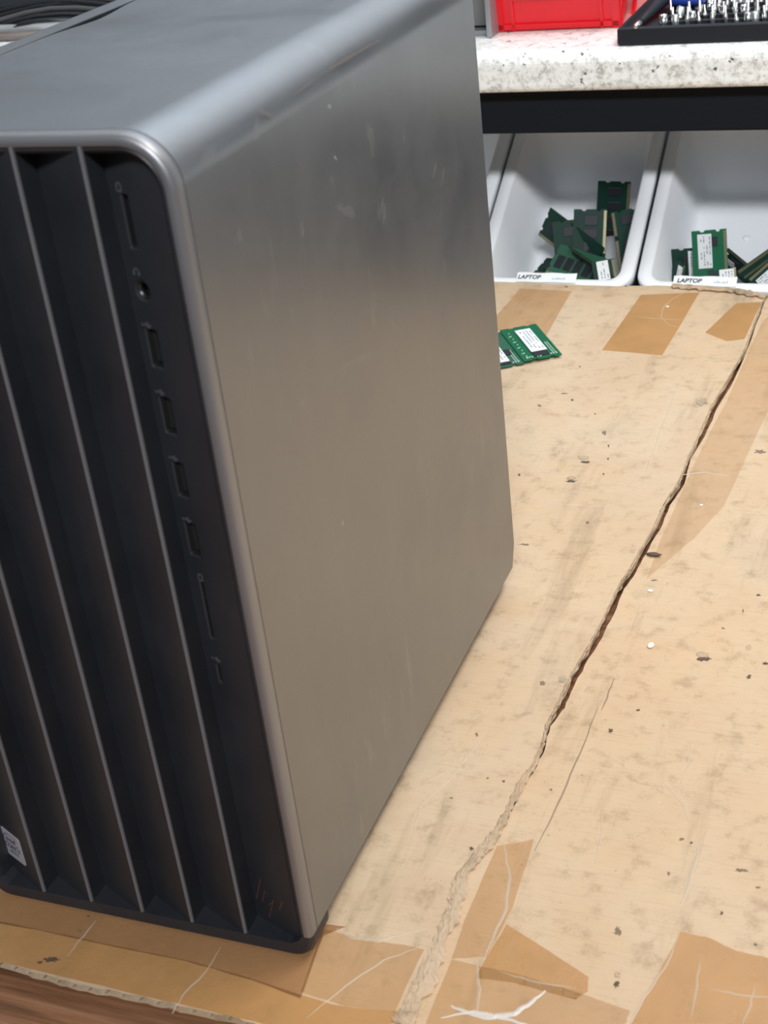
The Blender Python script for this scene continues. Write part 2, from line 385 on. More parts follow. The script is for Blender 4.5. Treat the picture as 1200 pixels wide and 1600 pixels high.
# ------------------------------------------------------------------ memory modules
def module(name, label, m, L, Wd, pcb, chips, sticker=None, contacts=True, group=None, notches=True, stripes=False, marks=False, cat='memory module'):
    """m: frame, X along the long edge, Y across; contact edge at y=0; outward face +Z"""
    t = thing(name, label, cat, tuple(m @ Vector((L/2, Wd/2, 0))), group)
    th = 0.0011
    nx = L*0.38
    outl = [(0, 0), (nx-0.0009, 0), (nx-0.0009, 0.004), (nx+0.0009, 0.004), (nx+0.0009, 0), (L, 0), (L, 0.0055), (L-0.0018, 0.0062), (L-0.0018, 0.0085), (L, 0.0092),
            (L, Wd*0.62), (L-0.0015, Wd*0.65), (L-0.0015, Wd*0.74), (L, Wd*0.77), (L, Wd), (0, Wd), (0, Wd*0.77), (0.0015, Wd*0.74), (0.0015, Wd*0.65), (0, Wd*0.62),
            (0, 0.0092), (0.0018, 0.0085), (0.0018, 0.0062), (0, 0.0055)]
    bm = bmesh.new()
    lo = [bm.verts.new(m @ Vector((x, y, 0))) for x, y in outl]; hi = [bm.verts.new(m @ Vector((x, y, th))) for x, y in outl]
    bm.faces.new(hi); bm.faces.new(lo[::-1])
    for k in range(len(outl)): bm.faces.new((lo[k], lo[(k+1) % len(outl)], hi[(k+1) % len(outl)], hi[k]))
    bmesh.ops.triangulate(bm, faces=[f for f in bm.faces if len(f.verts) > 4])
    mesh_obj('circuit_board', bm, pcb, t)
    if contacts:
        bm = bmesh.new()
        n = int(L/0.0016)
        for k in range(n):
            x = 0.001+k*0.0016
            if abs(x+0.0006-nx) < 0.002 or x+0.0012 > L: continue
            add_box(bm, (x, 0.0003, -0.00005), (x+0.0011, 0.0028, th+0.00008), mat=m)
        mesh_obj('contacts', bm, M_gold, t)
    for (cx, cy, cw, ch) in chips:
        bm = bmesh.new(); add_box(bm, (cx, cy, th), (cx+cw, cy+ch, th+0.0010), mat=m)
        bmesh.ops.bevel(bm, geom=bm.edges[:], offset=0.00015, segments=1, affect='EDGES')
        mesh_obj('memory_chip', bm, M_chip, t)
    if sticker:
        sx, sy, sw, sh = sticker
        z0 = th+0.0010
        s = None
        bm = bmesh.new(); add_box(bm, (sx, sy, z0), (sx+sw, sy+sh, z0+0.0003), mat=m); s = mesh_obj('sticker', bm, M_paper, t)
        bm = bmesh.new()
        rr = random.Random(int(sx*1e5)+int(L*1e4))
        rows = max(2, int(sh/0.0026))
        for r in range(rows):
            yy = sy+0.0012+r*(sh-0.002)/rows; x = sx+sw*0.08
            while x < sx+sw*0.90:
                l = rr.uniform(0.0008, 0.004)
                if rr.random() < 0.7: add_box(bm, (x, yy, z0+0.0003), (min(x+l, sx+sw*0.94), yy+0.0009, z0+0.0004), mat=m)
                x += l+0.0009
        oo = mesh_obj('print', bm, M_ink, None); oo.parent = s; oo.matrix_parent_inverse = Matrix.Translation(parent_world(t)).inverted() if False else Matrix.Identity(4)
        oo.matrix_parent_inverse = (s.matrix_parent_inverse @ Matrix.Identity(4)).inverted() @ Matrix.Identity(4) if False else Matrix.Identity(4)
    if marks:
        bm = bmesh.new(); rr = random.Random(5)
        for (x0, x1, yy, n) in ((0.004, 0.030, Wd*0.90, 6), (0.036, 0.060, Wd*0.90, 6)):
            pass
        for k in range(9):
            x = L*(0.10+0.09*k)
            add_box(bm, (x, Wd*0.84, th), (x+0.0016, Wd*0.84+0.0006, th+0.0003), mat=m)
            if k % 2: add_box(bm, (x, Wd*0.87, th), (x+0.0006, Wd*0.92, th+0.0003), mat=m)
        for k in range(12):
            yy = Wd*(0.08+0.07*k)
            add_box(bm, (0.0035+rr.uniform(-.0006, .0006), yy, th), (0.0048, yy+0.0012, th+0.0005), mat=m)
        for yy in (Wd*0.10, Wd*0.16):
            add_box(bm, (0.006, yy, th), (L*0.42, yy+0.0004, th+0.0002), mat=m)
        mesh_obj('solder_marks', bm, M_solder, t)
    return t

# the loose pair on the cardboard: long edges run away from the camera
R_near = on_z(878, 555, 0.0022); R_far = on_z(835, 505, 0.0022)
dl = (R_far-R_near).normalized(); ds = Vector((dl.y, -dl.x, 0)) * -1
if ds.x > 0: ds = -ds
# X along dl, Y across with z up : Y = Z x X
Yc = Vector((0, 0, 1)).cross(dl)           # points to the left of dl
mm = frame(R_near + Yc*0.030 + Vector((0, 0, 0.0008)), dl, -Yc)       # +Y towards the right edge, face down -> flip below
m_a = frame(R_near, dl, Yc)
module('memory_module', 'bright green memory module with a long white sticker lying on the cardboard beside the tower', m_a, 0.0676, 0.030, M_pcb,
       [(0.0035, 0.0085, 0.011, 0.012), (0.0165, 0.0085, 0.010, 0.012), (0.0285, 0.0085, 0.010, 0.012), (0.041, 0.0085, 0.010, 0.012)], sticker=(0.0115, 0.0080, 0.046, 0.0125), contacts=False, marks=True)
m_b = frame(R_near + Yc*0.0300 + dl*(-0.001) + Vector((0, 0, -0.0012)), dl, Yc)
module('memory_module', 'green memory module lying half hidden behind the tower edge on the cardboard', m_b, 0.0676, 0.030, M_pcbp,
       [(0.0025, 0.009, 0.011, 0.012), (0.019, 0.004, 0.010, 0.007)], sticker=(0.006, 0.0095, 0.040, 0.0125), contacts=False, marks=True)

def pm(O, hO, Lp, hL, Sp, hS):
    """frame from three image points at stated depths in the bin; long axis O->L, short axis O->S, faces the camera"""
    a = bpix(*O, hO); b = bpix(*Lp, hL); c = bpix(*Sp, hS)
    m = frame(a, b-a, c-a)
    return m
def face_cam(m, L, Wd):
    z = m.to_3x3() @ Vector((0, 0, 1))
    if z.dot(CAM - m.translation) < 0:      # mirror across: start at the other end
        X = m.to_3x3() @ Vector((1, 0, 0)); Y = m.to_3x3() @ Vector((0, 1, 0))
        return frame(m.translation + X*L, -X, Y), True
    return m, False
SO, DI = (0.0676, 0.030), (0.1333, 0.030)
def row(n, L, Wd, y0=0.008, cw=0.0085, ch=0.012, x0=0.006):
    return [(x0+k*(L-2*x0-cw)/(max(1, n-1)), y0, cw, ch) for k in range(n)]
def put(label, O, hO, Lp, hL, Sp, hS, size, pcb, n, sticker=None, group=None):
    L, Wd = size
    m, fl = face_cam(pm(O, hO, Lp, hL, Sp, hS), L, Wd)
    if fl and sticker: sticker = (L-sticker[0]-sticker[2],) + tuple(sticker[1:])
    module('memory_module', label, m, L, Wd, pcb, row(n, L, Wd), sticker=sticker, group=group)
G1 = 'memory modules heaped in the bin nearer the tower'; G2 = 'memory modules heaped in the rightmost bin'
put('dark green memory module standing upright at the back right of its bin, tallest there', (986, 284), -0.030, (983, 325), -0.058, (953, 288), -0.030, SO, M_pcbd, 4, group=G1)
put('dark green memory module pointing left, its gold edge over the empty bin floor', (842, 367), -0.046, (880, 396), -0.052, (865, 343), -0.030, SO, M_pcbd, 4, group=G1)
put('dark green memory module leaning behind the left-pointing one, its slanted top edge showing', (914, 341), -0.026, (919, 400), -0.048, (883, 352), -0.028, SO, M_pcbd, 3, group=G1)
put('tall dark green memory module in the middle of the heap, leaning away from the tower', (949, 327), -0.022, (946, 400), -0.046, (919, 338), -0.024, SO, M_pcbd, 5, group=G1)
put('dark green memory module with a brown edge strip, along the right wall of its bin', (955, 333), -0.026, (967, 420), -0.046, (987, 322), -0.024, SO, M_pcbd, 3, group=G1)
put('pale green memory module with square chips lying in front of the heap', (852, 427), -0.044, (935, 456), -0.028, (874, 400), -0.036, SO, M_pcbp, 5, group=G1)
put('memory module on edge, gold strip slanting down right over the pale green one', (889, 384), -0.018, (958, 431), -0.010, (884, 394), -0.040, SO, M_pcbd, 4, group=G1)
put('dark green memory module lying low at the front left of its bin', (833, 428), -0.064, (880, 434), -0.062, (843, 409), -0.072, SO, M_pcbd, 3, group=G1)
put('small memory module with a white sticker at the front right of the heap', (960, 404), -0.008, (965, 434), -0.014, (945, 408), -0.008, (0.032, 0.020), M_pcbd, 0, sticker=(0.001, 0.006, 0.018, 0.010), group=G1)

put('bright green memory module standing upright with a white sticker in the rightmost bin', (1135, 357), -0.022, (1138, 425), -0.052, (1098, 361), -0.022, SO, M_pcb, 2, sticker=(0.003, 0.013, 0.030, 0.012), group=G2)
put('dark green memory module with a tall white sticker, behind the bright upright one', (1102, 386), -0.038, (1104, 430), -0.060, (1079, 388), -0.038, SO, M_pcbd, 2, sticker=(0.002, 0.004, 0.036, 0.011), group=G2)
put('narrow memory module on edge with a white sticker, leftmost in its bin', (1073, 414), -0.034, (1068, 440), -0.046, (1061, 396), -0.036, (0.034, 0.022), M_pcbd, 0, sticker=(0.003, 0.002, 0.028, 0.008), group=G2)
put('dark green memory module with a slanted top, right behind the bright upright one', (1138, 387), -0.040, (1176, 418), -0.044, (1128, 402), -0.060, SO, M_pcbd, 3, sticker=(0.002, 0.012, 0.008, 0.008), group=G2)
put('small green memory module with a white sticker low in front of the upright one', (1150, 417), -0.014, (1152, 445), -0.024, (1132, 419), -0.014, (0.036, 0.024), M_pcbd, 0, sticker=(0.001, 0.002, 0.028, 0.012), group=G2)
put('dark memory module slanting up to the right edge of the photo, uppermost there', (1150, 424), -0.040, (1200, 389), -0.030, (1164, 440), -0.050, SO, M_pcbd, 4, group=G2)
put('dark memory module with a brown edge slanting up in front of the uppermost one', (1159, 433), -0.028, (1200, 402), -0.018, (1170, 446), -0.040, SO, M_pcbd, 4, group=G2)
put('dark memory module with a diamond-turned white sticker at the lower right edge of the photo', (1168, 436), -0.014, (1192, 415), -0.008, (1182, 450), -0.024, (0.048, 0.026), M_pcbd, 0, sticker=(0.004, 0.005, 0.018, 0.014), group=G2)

# ------------------------------------------------------------------ things on the counter
CT = 0.1903
# red hopper bin
def red_bin():
    t = thing('parts_bin', 'bright red plastic parts bin on the granite counter', 'bin', (-0.115, 0.94, CT))
    x0, x1 = on_z(785, 45, CT).x, on_z(965, 46, CT).x
    y0, y1 = 0.862, 1.03; H = 0.075; fl = 0.012
    def ring(d, z, fy=0.0, i=0.0): return [Vector((x0-d+i, y0-d-fy+i, z)), Vector((x1+d-i, y0-d-fy+i, z)), Vector((x1+d-i, y1+d-i, z)), Vector((x0-d+i, y1+d-i, z))]
    bm = bmesh.new()
    rings_loft(bm, [ring(0, CT), ring(fl, CT+H), ring(fl, CT+H, i=0.002), ring(0, CT+0.002, i=0.002)], cap0=True, cap1=True, smooth=False)
    bmesh.ops.recalc_face_normals(bm, faces=bm.faces[:])
    mesh_obj('bin_body', bm, M_red, t)
    # raised ribs on the front wall
    bm = bmesh.new()
    def fr(x, s, dz=0.0): # point on the front wall; s is height
        return Vector((x, y0-fl*s/H-dz, CT+s))
    for xa, xb, sa, sb in ((x0-.001, x0+0.006, 0.0, H), (x1-0.006, x1+.001, 0.0, H), (x0, x1, 0.0015, 0.006), (x1-0.016, x1-0.0135, 0, H), (x0+0.0135, x0+0.016, 0, H), (x0+.016, x1-.016, 0.026, 0.028)):
        q = [fr(xa, sa), fr(xb, sa), fr(xb, sb), fr(xa, sb)]; q2 = [fr(xa, sa, .0022), fr(xb, sa, .0022), fr(xb, sb, .0022), fr(xa, sb, .0022)]
        rings_loft(bm, [q, q2], cap1=True, smooth=False)
    bmesh.ops.recalc_face_normals(bm, faces=bm.faces[:]); mesh_obj('front_rib', bm, M_red, t)
    bm = bmesh.new()
    for yy in (y0+0.0, y0+0.05, y1-0.05, y1-0.006):
        q = [Vector((x1+fl*s/H, yy+a, CT+s)) for s, a in ((0, 0), (0, .006), (H, .006), (H, 0))]
        q2 = [p+Vector((0.0022, 0, 0)) for p in q]
        rings_loft(bm, [q, q2], cap1=True, smooth=False)
    bmesh.ops.recalc_face_normals(bm, faces=bm.faces[:]); mesh_obj('side_rib', bm, M_red, t)
    bm = bmesh.new(); rings_loft(bm, [ring(fl+.001, CT+H-0.008), ring(fl+0.006, CT+H-0.006), ring(fl+0.006, CT+H+.001), ring(fl+0.0, CT+H+.001)], smooth=False)
    bmesh.ops.recalc_face_normals(bm, faces=bm.faces[:]); mesh_obj('rim', bm, M_red, t)
red_bin()

# grey sheet metal drawer cabinet left of the red bin
cab = thing('metal_cabinet', 'grey sheet metal box with an open front left of the red bin', 'box', (-0.26, 0.93, CT))
xr = on_z(765, 62, CT).x
box_obj('side_panel', (xr-0.0045, 0.838, CT), (xr, 1.06, CT+0.052), M_greymetal, cab, bevel=0.0008)
box_obj('side_panel', (xr-0.20, 0.838, CT), (xr-0.1955, 1.06, CT+0.052), M_greymetal, cab)
box_obj('back_panel', (xr-0.1955, 1.055, CT), (xr-0.0045, 1.06, CT+0.052), M_greymetal, cab)
box_obj('bottom_panel', (xr-0.1955, 0.85, CT), (xr-0.0045, 1.055, CT+0.004), M_greymetal, cab)
box_obj('top_panel', (xr-0.20, 0.838, CT+0.052), (xr, 1.06, CT+0.055), M_greymetal, cab)
box_obj('drawer_front', (xr-0.193, 0.862, CT+0.006), (xr-0.009, 0.868, CT+0.05), mat('woven_grey_front', (0.16, 0.16, 0.155), 0.6), cab)

# black bit tray
tx0 = on_z(965, 72, CT).x; ty0 = on_z(965, 72, CT).y
tray = thing('bit_tray', 'black plastic tray full of steel driver bits at the front of the counter', 'tray', (tx0+0.11, ty0+0.08, CT))
TH = 0.0125
bm = bmesh.new()
def tr(i, z, b=0): return [Vector((tx0+i, ty0+i, z)), Vector((tx0+0.235-i, ty0+i, z)), Vector((tx0+0.235-i, ty0+0.15-i, z)), Vector((tx0+i, ty0+0.15-i, z))]
rings_loft(bm, [tr(0.001, CT), tr(0, CT+0.002), tr(0, CT+TH), tr(0.0012, CT+TH+0.0012), tr(0.0035, CT+TH+0.0012), tr(0.0055, CT+TH-0.002)], cap0=True, cap1=True, smooth=False)
bmesh.ops.recalc_face_normals(bm, faces=bm.faces[:]); mesh_obj('tray_body', bm, M_tray, tray)
bm = bmesh.new()
for r in range(6):
    yy = ty0+0.014+r*0.017
    add_box(bm, (tx0+0.03, yy+0.0035, CT+TH-0.0025), (tx0+0.225, yy+0.0075, CT+TH+0.0012+r*0.0006))
mesh_obj('bit_rail', bm, M_tray, tray)
rb = random.Random(11)
zt = CT+TH-0.002
ROWS = ('front', 'second', 'third', 'fourth', 'fifth', 'back')
def bit(x, y, h, r, k, rw_=0):
    z = zt
    b = thing('driver_bit', None, 'driver bit', (x, y, z), 'steel bits standing in the black tray') if False else None
    bm = bmesh.new()
    lean = Vector((rb.uniform(-.10, .10), rb.uniform(-.06, .10), 1)).normalized()
    P = Vector((x, y, z)); n = 6
    if k == 0: add_tube(bm, [P, P+lean*h*0.55, P+lean*h*0.58, P+lean*h], [r, r, r*0.62, r*0.55], 6)
    elif k == 1: add_tube(bm, [P, P+lean*h*0.35, P+lean*h*0.40, P+lean*h*0.75, P+lean*h], [r, r, r*0.6, r*0.6, r*0.25], 6)
    else: add_tube(bm, [P, P+lean*h*0.15, P+lean*h*0.85, P+lean*h*0.86, P+lean*h*0.70], [r*1.2, r*1.35, r*1.35, r*0.8, r*0.75], 12)
    o = mesh_obj('driver_bit', bm, M_chrome if rb.random() < 0.6 else M_chrome2)
    kinds = ('hex bit with a thinner tip', 'pointed driver bit', 'short wide socket'); short = ('hex driver bits', 'pointed driver bits', 'sockets')
    tag(o, 'steel %s in the %s row of the black tray' % (kinds[k], ROWS[rw_]), ('driver bit', 'driver bit', 'socket')[k], '%s in the %s row' % (short[k], ROWS[rw_]))
    if k == 2: o.name = 'socket'
for r in range(6):
    yy = ty0+0.0115+r*0.017
    x = tx0+0.034+(r % 2)*0.004
    while x < tx0+0.150:
        k = rb.choice((0, 0, 1, 2)); h = rb.uniform(0.011, 0.017) if k != 2 else rb.uniform(0.009, 0.012)
        bit(x, yy+rb.uniform(-.0015, .0015), h, rb.uniform(0.0015, 0.0021) if k != 2 else rb.uniform(.002, .0026), k, r)
        x += rb.uniform(0.0062, 0.0105)
# black handled tool with a chrome end in the tray's left corner
a = on_z(995, 40, zt+0.004); b = on_z(1050, -14, zt+0.012); c = on_z(1030, 10, zt+0.010)
tool = thing('hand_tool', 'black handled tool with a rounded chrome tip at the left end of the tray', 'tool', tuple(a))
bm = bmesh.new(); add_tube(bm, [a+(b-a)*0.10, a+(b-a)*0.3, a+(b-a)*0.55, a+(b-a)*0.95], [0.0026, 0.0036, 0.0052, 0.0060], 12); mesh_obj('handle', bm, M_tray, tool)
bm = bmesh.new(); add_tube(bm, [a-(b-a)*0.05, a, a+(b-a)*0.06, a+(b-a)*0.14], [0.0012, 0.0026, 0.0026, 0.0018], 12); mesh_obj('chrome_tip', bm, M_chrome, tool)
a = on_z(1046, 1, zt+0.010); b = on_z(1100, -2, zt+0.012)
bm = bmesh.new(); add_tube(bm, [a, a+(b-a)*.1, a+(b-a)*.9, b], [0.003, 0.005, 0.005, 0.003], 12)
tag(mesh_obj('tool_grip', bm, M_blue), 'dark blue plastic grip lying behind the bits, cut by the top of the photo', 'grip')

# ------------------------------------------------------------------ equipment behind the tower at the upper left
eq = thing('equipment_box', 'dark grey equipment box at the upper left behind the tower', 'equipment', (-0.95, 1.25, CT))
yE = 1.075; zb = on_y(40, 14, yE).z
box_obj('housing', (-1.30, yE, zb), (-0.62, 1.38, zb+0.10), mat('dark_grey_housing', (0.045, 0.05, 0.055), 0.5), eq, bevel=0.003)
for x in (-1.27, -0.68):
    for yy in (yE+0.03, 1.33): box_obj('foot', (x, yy, CT), (x+0.03, yy+0.03, zb), M_rubber, eq)
trayb = thing('cable_tray', 'shallow tray with a silver front rail holding black cables, far left on the counter', 'tray', (-0.85, 1.04, CT))
pr = on_z(0, 42, CT+0.012)
box_obj('front_rail', (-1.25, pr.y, CT+0.004), (-0.60, pr.y+0.0035, CT+0.0135), M_rail, trayb, bevel=0.0008)
box_obj('tray_floor', (-1.25, pr.y+0.0035, CT), (-0.60, 1.068, CT+0.004), M_dark2, trayb)
rc = random.Random(4)
for k in range(6):
    bm = bmesh.new(); x = -0.80+k*0.025; pts = []
    for j in range(12):
        s = j/11; pts.append((x-0.10+0.28*s+0.02*math.sin(5*s+k), pr.y+0.014+0.012*k+0.012*math.sin(6*s+k*1.7), CT+0.010+0.004*k/2+0.005*math.sin(9*s+k)))
    add_tube(bm, pts, 0.0022 if k % 2 else 0.003, 8)
    tag(mesh_obj('cable', bm, M_cable if k != 2 else mat('grey_cable', (0.07, 0.07, 0.07), 0.5)), 'grey cable lying in the silver-railed tray' if k == 2 else 'black cable lying tangled in the silver-railed tray', 'cable', None if k == 2 else 'black cables in the tray')
# brown-grey wires in front of the rail
for k in range(3):
    bm = bmesh.new(); p0 = on_z(-30, 52+4*k, CT+0.004)
    pts = [(p0.x+0.012*j, p0.y+0.004*math.sin(j*0.8+k)+0.0016*j*(k-1), CT+0.0036) for j in range(11)]
    add_tube(bm, pts, 0.0036, 8)
    tag(mesh_obj('wire', bm, mat('brown_grey_wire', (0.12+0.03*k, 0.11+0.02*k, 0.10+0.015*k), 0.5)), 'brownish grey wire lying on the counter in front of the silver rail', 'wire', 'wires in front of the silver rail')

# ------------------------------------------------------------------ cardboard
CZ = 0.0                                 # top of the left sheet
seam_px = [(1196, 462), (1183, 495), (1165, 545), (1140, 590), (1112, 636), (1098, 668), (1078, 712), (1062, 752), (1040, 785), (1022, 825), (1000, 862), (985, 890),
           (968, 915), (950, 955), (932, 990), (905, 1035), (886, 1070), (873, 1100), (856, 1130), (848, 1165), (832, 1200), (812, 1225), (795, 1265), (778, 1295), (760, 1318),
           (738, 1345), (716, 1375), (706, 1420), (690, 1460), (672, 1500), (655, 1540), (636, 1580), (622, 1600)]
seam = [on_z(x, y, CZ) for x, y in seam_px]
def jit(pts, amp, sub, seed):
    r = random.Random(seed); out = []
    for i in range(len(pts)-1):
        for k in range(sub):
            p = pts[i].lerp(pts[i+1], k/sub); out.append((p.x+r.uniform(-amp, amp), p.y+r.uniform(-amp, amp)))
    out.append((pts[-1].x, pts[-1].y)); return out
seam_xy = jit(seam, 0.0007, 4, 2)
front_px = [(-60, 1492), (0, 1502), (60, 1520), (120, 1538), (180, 1548), (250, 1563), (310, 1577), (370, 1590), (420, 1606)]
front = [on_z(x, y, CZ) for x, y in front_px]
fy = front[-1].y
front = [Vector((-0.60, front[0].y+0.004, 0))] + front + [Vector((0.02, fy-0.001, 0)), Vector((0.052, fy-0.002, 0))]
front_xy = jit(front, 0.0005, 6, 8)
back = [on_z(x, y, CZ) for x, y in ((1196, 461), (1160, 453), (1100, 450), (1040, 446), (960, 447), (880, 444), (820, 441), (776, 440))]
back_xy = jit(back, 0.0006, 5, 4)
sheet = thing('cardboard_sheet', 'large tan corrugated cardboard sheet under the tower, its torn right edge crossing the bench', 'cardboard', (-0.25, 0.35, -0.0145))
outline = front_xy + [(seam_xy[-1][0], seam_xy[-1][1]-0.012)] + seam_xy[::-1] + back_xy[1:] + [(-0.60, back_xy[-1][1]+0.01)]
TH1 = 0.0005
prism('top_liner', outline, CZ-TH1, CZ, M_card, sheet)
prism('bottom_liner', [(x-0.001, y+0.0012) for x, y in outline], CZ-0.0055, CZ-0.0050, M_card, sheet)
prism('middle_layer', [(-0.585, 0.004), (0.030, 0.004)] + [(x-0.006, y) for x, y in seam_xy[::-1] if y > 0.01] + [(-0.585, 0.75)], -0.0099, -0.0056, M_core, sheet)
# fluting between the liners (waves run out at the front edge)
bm = bmesh.new(); n = 700; xa, xb = -0.40, 0.040; per = 0.0078
def fy_at(x):
    for i in range(len(front)-1):
        if front[i].x <= x <= front[i+1].x: return front[i].y+(front[i+1].y-front[i].y)*(x-front[i].x)/(front[i+1].x-front[i].x)
    return front[-1].y
rows = []
for dep in (0.0012, 0.05):
    rr = []
    for k in range(n+1):
        x = xa+(xb-xa)*k/n; wv = math.sin(2*PI*x/per+0.6*math.sin(x*60)); rr.append(Vector((x, fy_at(x)+dep, CZ-0.00275+0.0019*wv)))
    rows.append(rr)
rows2 = [[p-Vector((0, 0, 0.00035)) for p in r] for r in rows]
R = [[bm.verts.new(p) for p in r] for r in rows+rows2]
for a_, b_ in ((0, 1), (3, 2), (2, 0)):
    for k in range(n): bm.faces.new((R[a_][k], R[a_][k+1], R[b_][k+1], R[b_][k]))
bmesh.ops.recalc_face_normals(bm, faces=bm.faces[:]); mesh_obj('fluting', bm, M_core, sheet)
# solid core body further in
core = [(x, max(y, fy_at(min(x, 0.05))+0.045)) for x, y in outline]
prism('core', [(-0.59, 0.02), (0.038, 0.02)] + [(x-0.0035, y) for x, y in seam_xy[::-1] if y > 0.02] + [(x-0.002, y-0.004) for x, y in back_xy[3:]] + [(-0.59, back_xy[-1][1])], CZ-0.0050, CZ-TH1, M_core, sheet)
prism('lower_layer', [(-0.59, -0.006), (0.030, -0.006)] + [(x-0.007, y) for x, y in seam_xy[::-1] if y > 0.0] + [(-0.15, 0.750), (-0.59, 0.76)], -0.0140, -0.0100, M_core, sheet)

# torn, crushed rim along the seam: a crumpled ribbon
def ribbon(name, path, wfun, zfun, material, parent, seed, cols=7, sub=6, crumple=0.0008):
    r = random.Random(seed); bm = bmesh.new(); grid = []
    P = []
    for i in range(len(path)-1):
        for k in range(sub): P.append(path[i].lerp(path[i+1], k/sub))
    P.append(path[-1])
    for i, p in enumerate(P):
        t = (P[min(i+1, len(P)-1)]-P[max(i-1, 0)]).normalized(); nrm = Vector((-t.y, t.x, 0))
        if nrm.x < 0: nrm = -nrm
        s = i/(len(P)-1); a_, b_ = wfun(s); rowv = []
        for c_ in range(cols):
            q = c_/(cols-1); off = a_+(b_-a_)*q + r.uniform(-crumple, crumple)*(1.4 if c_ in (0, cols-1) else 0.6)
            rowv.append(bm.verts.new(p+nrm*off+Vector((0, 0, zfun(s, q)+r.uniform(-crumple, crumple)*0.6))))
        grid.append(rowv)
    for i in range(len(grid)-1):
        for c_ in range(cols-1): bm.faces.new((grid[i][c_], grid[i][c_+1], grid[i+1][c_+1], grid[i+1][c_]))
    bmesh.ops.solidify(bm, geom=bm.faces[:], thickness=0.0003)
    bmesh.ops.recalc_face_normals(bm, faces=bm.faces[:])
    return mesh_obj(name, bm, material, parent)
def wid(s):
    k = 0.0002 if s < 0.55 else 0.0002+(s-0.55)*0.0125*(1+0.25*math.sin(s*70)+0.2*math.sin(s*163))
    return (-0.0006-(max(0, s-.55)*0.006), k)
ribbon('torn_edge', seam, wid, lambda s, q: 0.0004+(0.0003 if s < .55 else 0.0006+0.0004*math.sin(s*90))*math.sin(q*PI) - (0.0015 if s < .55 else 0.0018)*max(0, q-0.55), M_torn, sheet, 21, cols=10, sub=9, crumple=0.00055)
# crumpled strip along the back right corner
bk = [on_z(x, y, 0.001) for x, y in ((1050, 447), (1085, 450), (1120, 453), (1150, 455), (1175, 460), (1198, 464))]
ribbon('torn_edge', bk, lambda s: (-0.004, 0.004), lambda s, q: 0.0006+0.0015*math.sin(q*PI), M_torn, sheet, 23, cols=5, crumple=0.0012)

# second sheet, right of the seam, a little lower
C2 = -0.0016
sheet2 = thing('cardboard_sheet', 'tan corrugated cardboard sheet to the right of the torn seam', 'cardboard', (0.3, 0.35, -0.0145))
gap = []
for i, p in enumerate(seam):
    s = i/(len(seam)-1); px, py = seam_px[i]
    g = 0.0010
    if 560 <= py <= 670: g = 0.0034
    elif 740 <= py <= 880: g = 0.0030
    elif 880 < py <= 1100: g = 0.0030
    elif py > 1300: g = -0.001
    gap.append(Vector((p.x+g, p.y, 0)))
gap_xy = jit(gap, 0.0004, 4, 9)
out2 = gap_xy[::-1] + [(0.10, 0.745), (0.62, 0.735), (0.62, -0.10), (0.046, -0.10)]
prism('top_liner', out2, C2-TH1, C2, M_card2, sheet2)
prism('core', [(x+0.002 if x < .3 else x-.002, y) for x, y in out2], -0.0140, C2-TH1, M_core, sheet2)

# tape strips
def tape(px, zt_, material, parent, seed=0, hgt=0.00012):
    pts = [on_z(x, y, zt_) for x, y in px]; pts.append(pts[0])
    xy = jit(pts, 0.0002, 5, seed)[:-1]
    return prism('tape_strip', xy, zt_+0.00003, zt_+0.00003+hgt, material, parent)
tape([(813, 451), (893, 455), (852, 527), (772, 515), (772, 498)], CZ, M_tape_soft, sheet, 1)
tape([(1001, 461), (1093, 457), (1035, 555), (941, 547)], CZ, M_tape, sheet, 2)
tape([(1102, 520), (1150, 474), (1190, 472), (1163, 530), (1135, 533)], CZ, M_tape, sheet, 3)
M_front_shade = tape_mat('front_shade_tint', (0.50, 0.26, 0.11), 0.50)  # warm dark tint painted for the shaded front of the left sheet
tape([(-60, 1370), (60, 1380), (480, 1440), (540, 1448), (505, 1462), (470, 1560), (395, 1532), (290, 1502), (180, 1480), (60, 1454), (-60, 1432)], CZ, M_front_shade, sheet, 14)
tape([(-40, 1432), (60, 1452), (180, 1478), (290, 1500), (395, 1530), (520, 1570), (600, 1580), (622, 1580), (610, 1604), (420, 1602), (300, 1573), (180, 1546), (60, 1517), (-40, 1494)], CZ, M_tape, sheet, 4)
tape([(505, 1452), (560, 1466), (650, 1480), (662, 1484), (616, 1582), (540, 1572), (470, 1550)], CZ, M_tape_soft, sheet, 5)
tape([(1135, 628), (1190, 505), (1215, 480), (1215, 610), (1130, 792), (1085, 840), (1010, 905), (1030, 850), (1066, 765), (1102, 690)], C2, tape_mat('packing_tape_faint', (0.64, 0.37, 0.15), 0.13), sheet2, 6)
tape([(792, 1444), (920, 1526), (918, 1548), (900, 1562), (800, 1535), (742, 1528)], C2, M_tape, sheet2, 7)
tape([(706, 1500), (800, 1520), (900, 1550), (984, 1580), (975, 1606), (700, 1606), (665, 1600)], C2, M_tape_soft, sheet2, 8)
tape([(1063, 1456), (1110, 1466), (1150, 1486), (1215, 1500), (1215, 1606), (984, 1606)], C2, M_tape, sheet2, 9)
tape([(776, 1322), (834, 1312), (800, 1420), (760, 1495), (706, 1498), (725, 1440)], C2, M_tape_soft, sheet2, 10)

